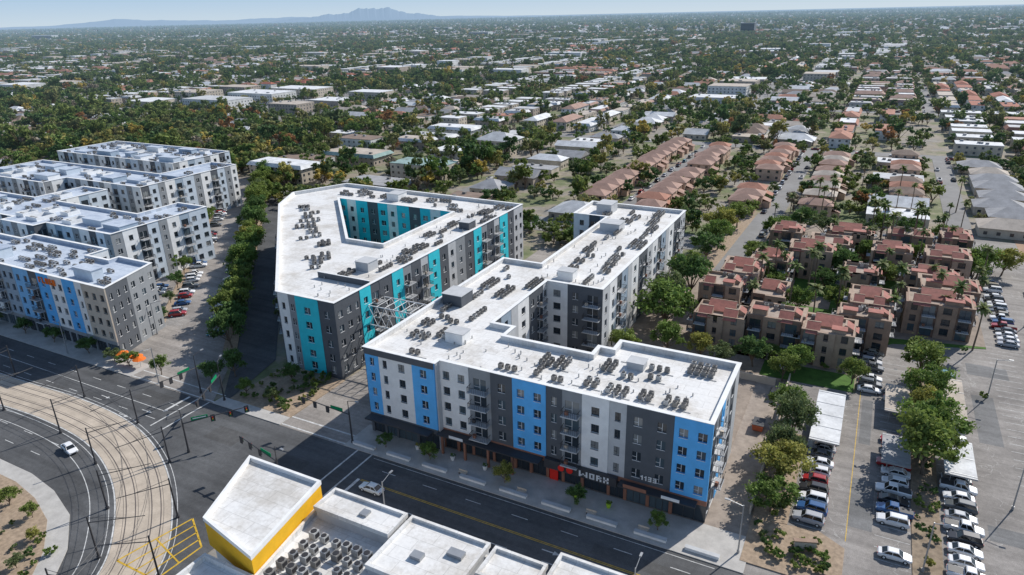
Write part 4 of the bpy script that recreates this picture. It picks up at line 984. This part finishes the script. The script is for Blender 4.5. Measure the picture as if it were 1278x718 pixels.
for (r,t,w,h) in[(2700,9.8,46,34),(5200,60,200,26),(4300,33,120,20),(3000,30,90,16)]:
    t=math.radians(t); T=Asm('office_tower' if h>30 else 'distant_large_building'); x,y=-r*math.sin(t),r*math.cos(t)
    T.p('walls',RM['dark'] if h>30 else WM['white']).box(-w/2,-15,0,w/2,25,h); T.p('roof',RM['dark'] if h>30 else RM['white']).box(-w/2-.5,-15.5,h+.01,w/2+.5,25.5,h+1)
    for k in range(int(h//4)): T.p('window_bands',GL3).box(-w/2+1,-15.3,k*4+1.2,w/2-1,-15.01,k*4+3)
    T.finish((x,y,0))
tc=bpy.data.collections.new('distant_tree_kinds')
for i in range(5):
    me=tree_mesh('distant_tree_mesh%d'%i,7.6+i*.4,4.5-.3*(i%3),460,.60,100+i,LEAFF,clusters=12,hbf=.12)
    tc.objects.link(bpy.data.objects.new('distant_tree_kind',me))
pts=[(x,y,s) for x,y,s in TP if insector(x,y,3) and not (blocked(x,y) and math.hypot(x,y)<700 and not(218<y<240 and -262<x<-55) and not ((x+455)**2/75**2+(y-318)**2/38**2<1))]
me=bpy.data.meshes.new('distant_trees'); me.from_pydata([(x,y,-.1) for x,y,s in pts],[],[])
n=len(pts); sv=np.array([s for _,_,s in pts])
A_=me.attributes.new('scl','FLOAT_VECTOR','POINT'); k=rng.uniform(.8,1.2,(n,3))*sv[:,None]; A_.data.foreach_set('vector',k.ravel())
A_=me.attributes.new('rot','FLOAT_VECTOR','POINT'); r_=np.zeros((n,3)); r_[:,2]=rng.uniform(0,6.28,n); A_.data.foreach_set('vector',r_.ravel())
A_=me.attributes.new('idx','INT','POINT'); A_.data.foreach_set('value',rng.integers(0,5,n).astype(np.int32))
to=obj('distant_trees',me)
ng=bpy.data.node_groups.new('scatter_trees','GeometryNodeTree'); ng.interface.new_socket('Geometry',in_out='INPUT',socket_type='NodeSocketGeometry'); ng.interface.new_socket('Geometry',in_out='OUTPUT',socket_type='NodeSocketGeometry')
gi=ng.nodes.new('NodeGroupInput'); go=ng.nodes.new('NodeGroupOutput'); ip=ng.nodes.new('GeometryNodeInstanceOnPoints'); ci=ng.nodes.new('GeometryNodeCollectionInfo')
ci.inputs['Collection'].default_value=tc; ci.inputs['Separate Children'].default_value=True; ci.inputs['Reset Children'].default_value=True
def na(nm,t):
    q=ng.nodes.new('GeometryNodeInputNamedAttribute'); q.data_type=t; q.inputs['Name'].default_value=nm; return [o for o in q.outputs if o.enabled][0]
ng.links.new(gi.outputs[0],ip.inputs['Points']); ng.links.new(ci.outputs[0],ip.inputs['Instance']); ip.inputs['Pick Instance'].default_value=True
ng.links.new(na('idx','INT'),ip.inputs['Instance Index']); ng.links.new(na('scl','FLOAT_VECTOR'),ip.inputs['Scale']); ng.links.new(na('rot','FLOAT_VECTOR'),ip.inputs['Rotation'])
ng.links.new(ip.outputs[0],go.inputs[0]); md=to.modifiers.new('scatter','NODES'); md.node_group=ng
# ---------------------------------------------------------------- mountains
def mountains(r,t0,t1,prof,seed,name,col):
    g=np.random.default_rng(seed); n=150; P=Part(); ph=g.uniform(0,6.28,8)
    us=[p[0] for p in prof]; hs=[p[1] for p in prof]; prev=None
    for i in range(n+1):
        u=i/n; t=math.radians(t0+(t1-t0)*u); H=np.interp(u,us,hs)*(1+.10*sum(math.sin(u*f*6.28+ph[k])/(k+1) for k,f in enumerate((7,15,31,60)))); row=[]
        for k,(dr,f) in enumerate(((-2500,0),(-1200,.5),(0,1),(1500,.4),(2600,0))):
            R_=r+dr; row.append((-R_*math.sin(t),R_*math.cos(t),max(-1,H*f)))
        if prev:
            for k in range(4): P.quad(prev[k],prev[k+1],row[k+1],row[k])
        prev=row
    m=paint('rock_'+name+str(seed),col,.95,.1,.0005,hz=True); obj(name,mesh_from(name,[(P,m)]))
mountains(27000,29,46,[(0,20),(.18,70),(.3,160),(.42,300),(.50,440),(.56,420),(.64,300),(.72,230),(.84,150),(.94,80),(1,10)],3,'mountains',(.16,.20,.26))
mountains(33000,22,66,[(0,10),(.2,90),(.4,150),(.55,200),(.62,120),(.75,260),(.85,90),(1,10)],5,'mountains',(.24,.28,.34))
# ---------------------------------------------------------------- light, sky, camera
w=bpy.data.worlds.new('World'); bpy.context.scene.world=w; w.use_nodes=True; nt=w.node_tree; bg=nt.nodes['Background']
sk=nt.nodes.new('ShaderNodeTexSky'); sk.sky_type='NISHITA'; sk.sun_disc=False; sk.sun_elevation=math.radians(SUN_EL); sk.sun_rotation=math.radians(SUN_AZ); sk.air_density=1.0; sk.dust_density=.6; sk.ozone_density=2.0
tcn=N(nt,'ShaderNodeTexCoord'); sx=N(nt,'ShaderNodeSeparateXYZ'); nt.links.new(tcn.outputs['Generated'],sx.inputs[0])
fz=ramp(nt,sx.outputs['Z'],[(0.0,.95),(.06,.9),(.22,.5),(.6,.1)])
hcol=ramp(nt,sx.outputs['Z'],[(0.0,(.70,.84,.96)),(.03,(.50,.71,.95)),(.3,(.40,.60,.92))])
hs_=mixc(nt,1.0,hcol,(7.0,7.0,7.0),'MULTIPLY')
nt.links.new(mixc(nt,fz,sk.outputs[0],hs_),bg.inputs[0]); bg.inputs[1].default_value=SKY_STR
L=bpy.data.lights.new('sun','SUN'); L.energy=SUN_STR; L.angle=math.radians(.5); L.color=(1,.955,.89)
lo=bpy.data.objects.new('sun',L); az,el=math.radians(SUN_AZ),math.radians(SUN_EL)
v=Vector((math.sin(az)*math.cos(el),math.cos(az)*math.cos(el),math.sin(el))); lo.rotation_euler=v.to_track_quat('Z','Y').to_euler(); lo.location=(0,0,200); COL.objects.link(lo)
cd=bpy.data.cameras.new('camera'); cd.sensor_width=36; cd.lens=863/1278*36; cd.clip_start=1; cd.clip_end=90000
R=Matrix.Rotation(math.radians(28),4,'Z')@Matrix.Rotation(math.radians(90-21.5),4,'X')@Matrix.Rotation(math.radians(-1.345),4,'Z')
co=bpy.data.objects.new('camera',cd); co.matrix_world=Matrix.Translation((0,0,78))@R; COL.objects.link(co); bpy.context.scene.camera=co
sc=bpy.context.scene; sc.view_settings.view_transform='Standard'; sc.view_settings.look='None'; sc.view_settings.exposure=0
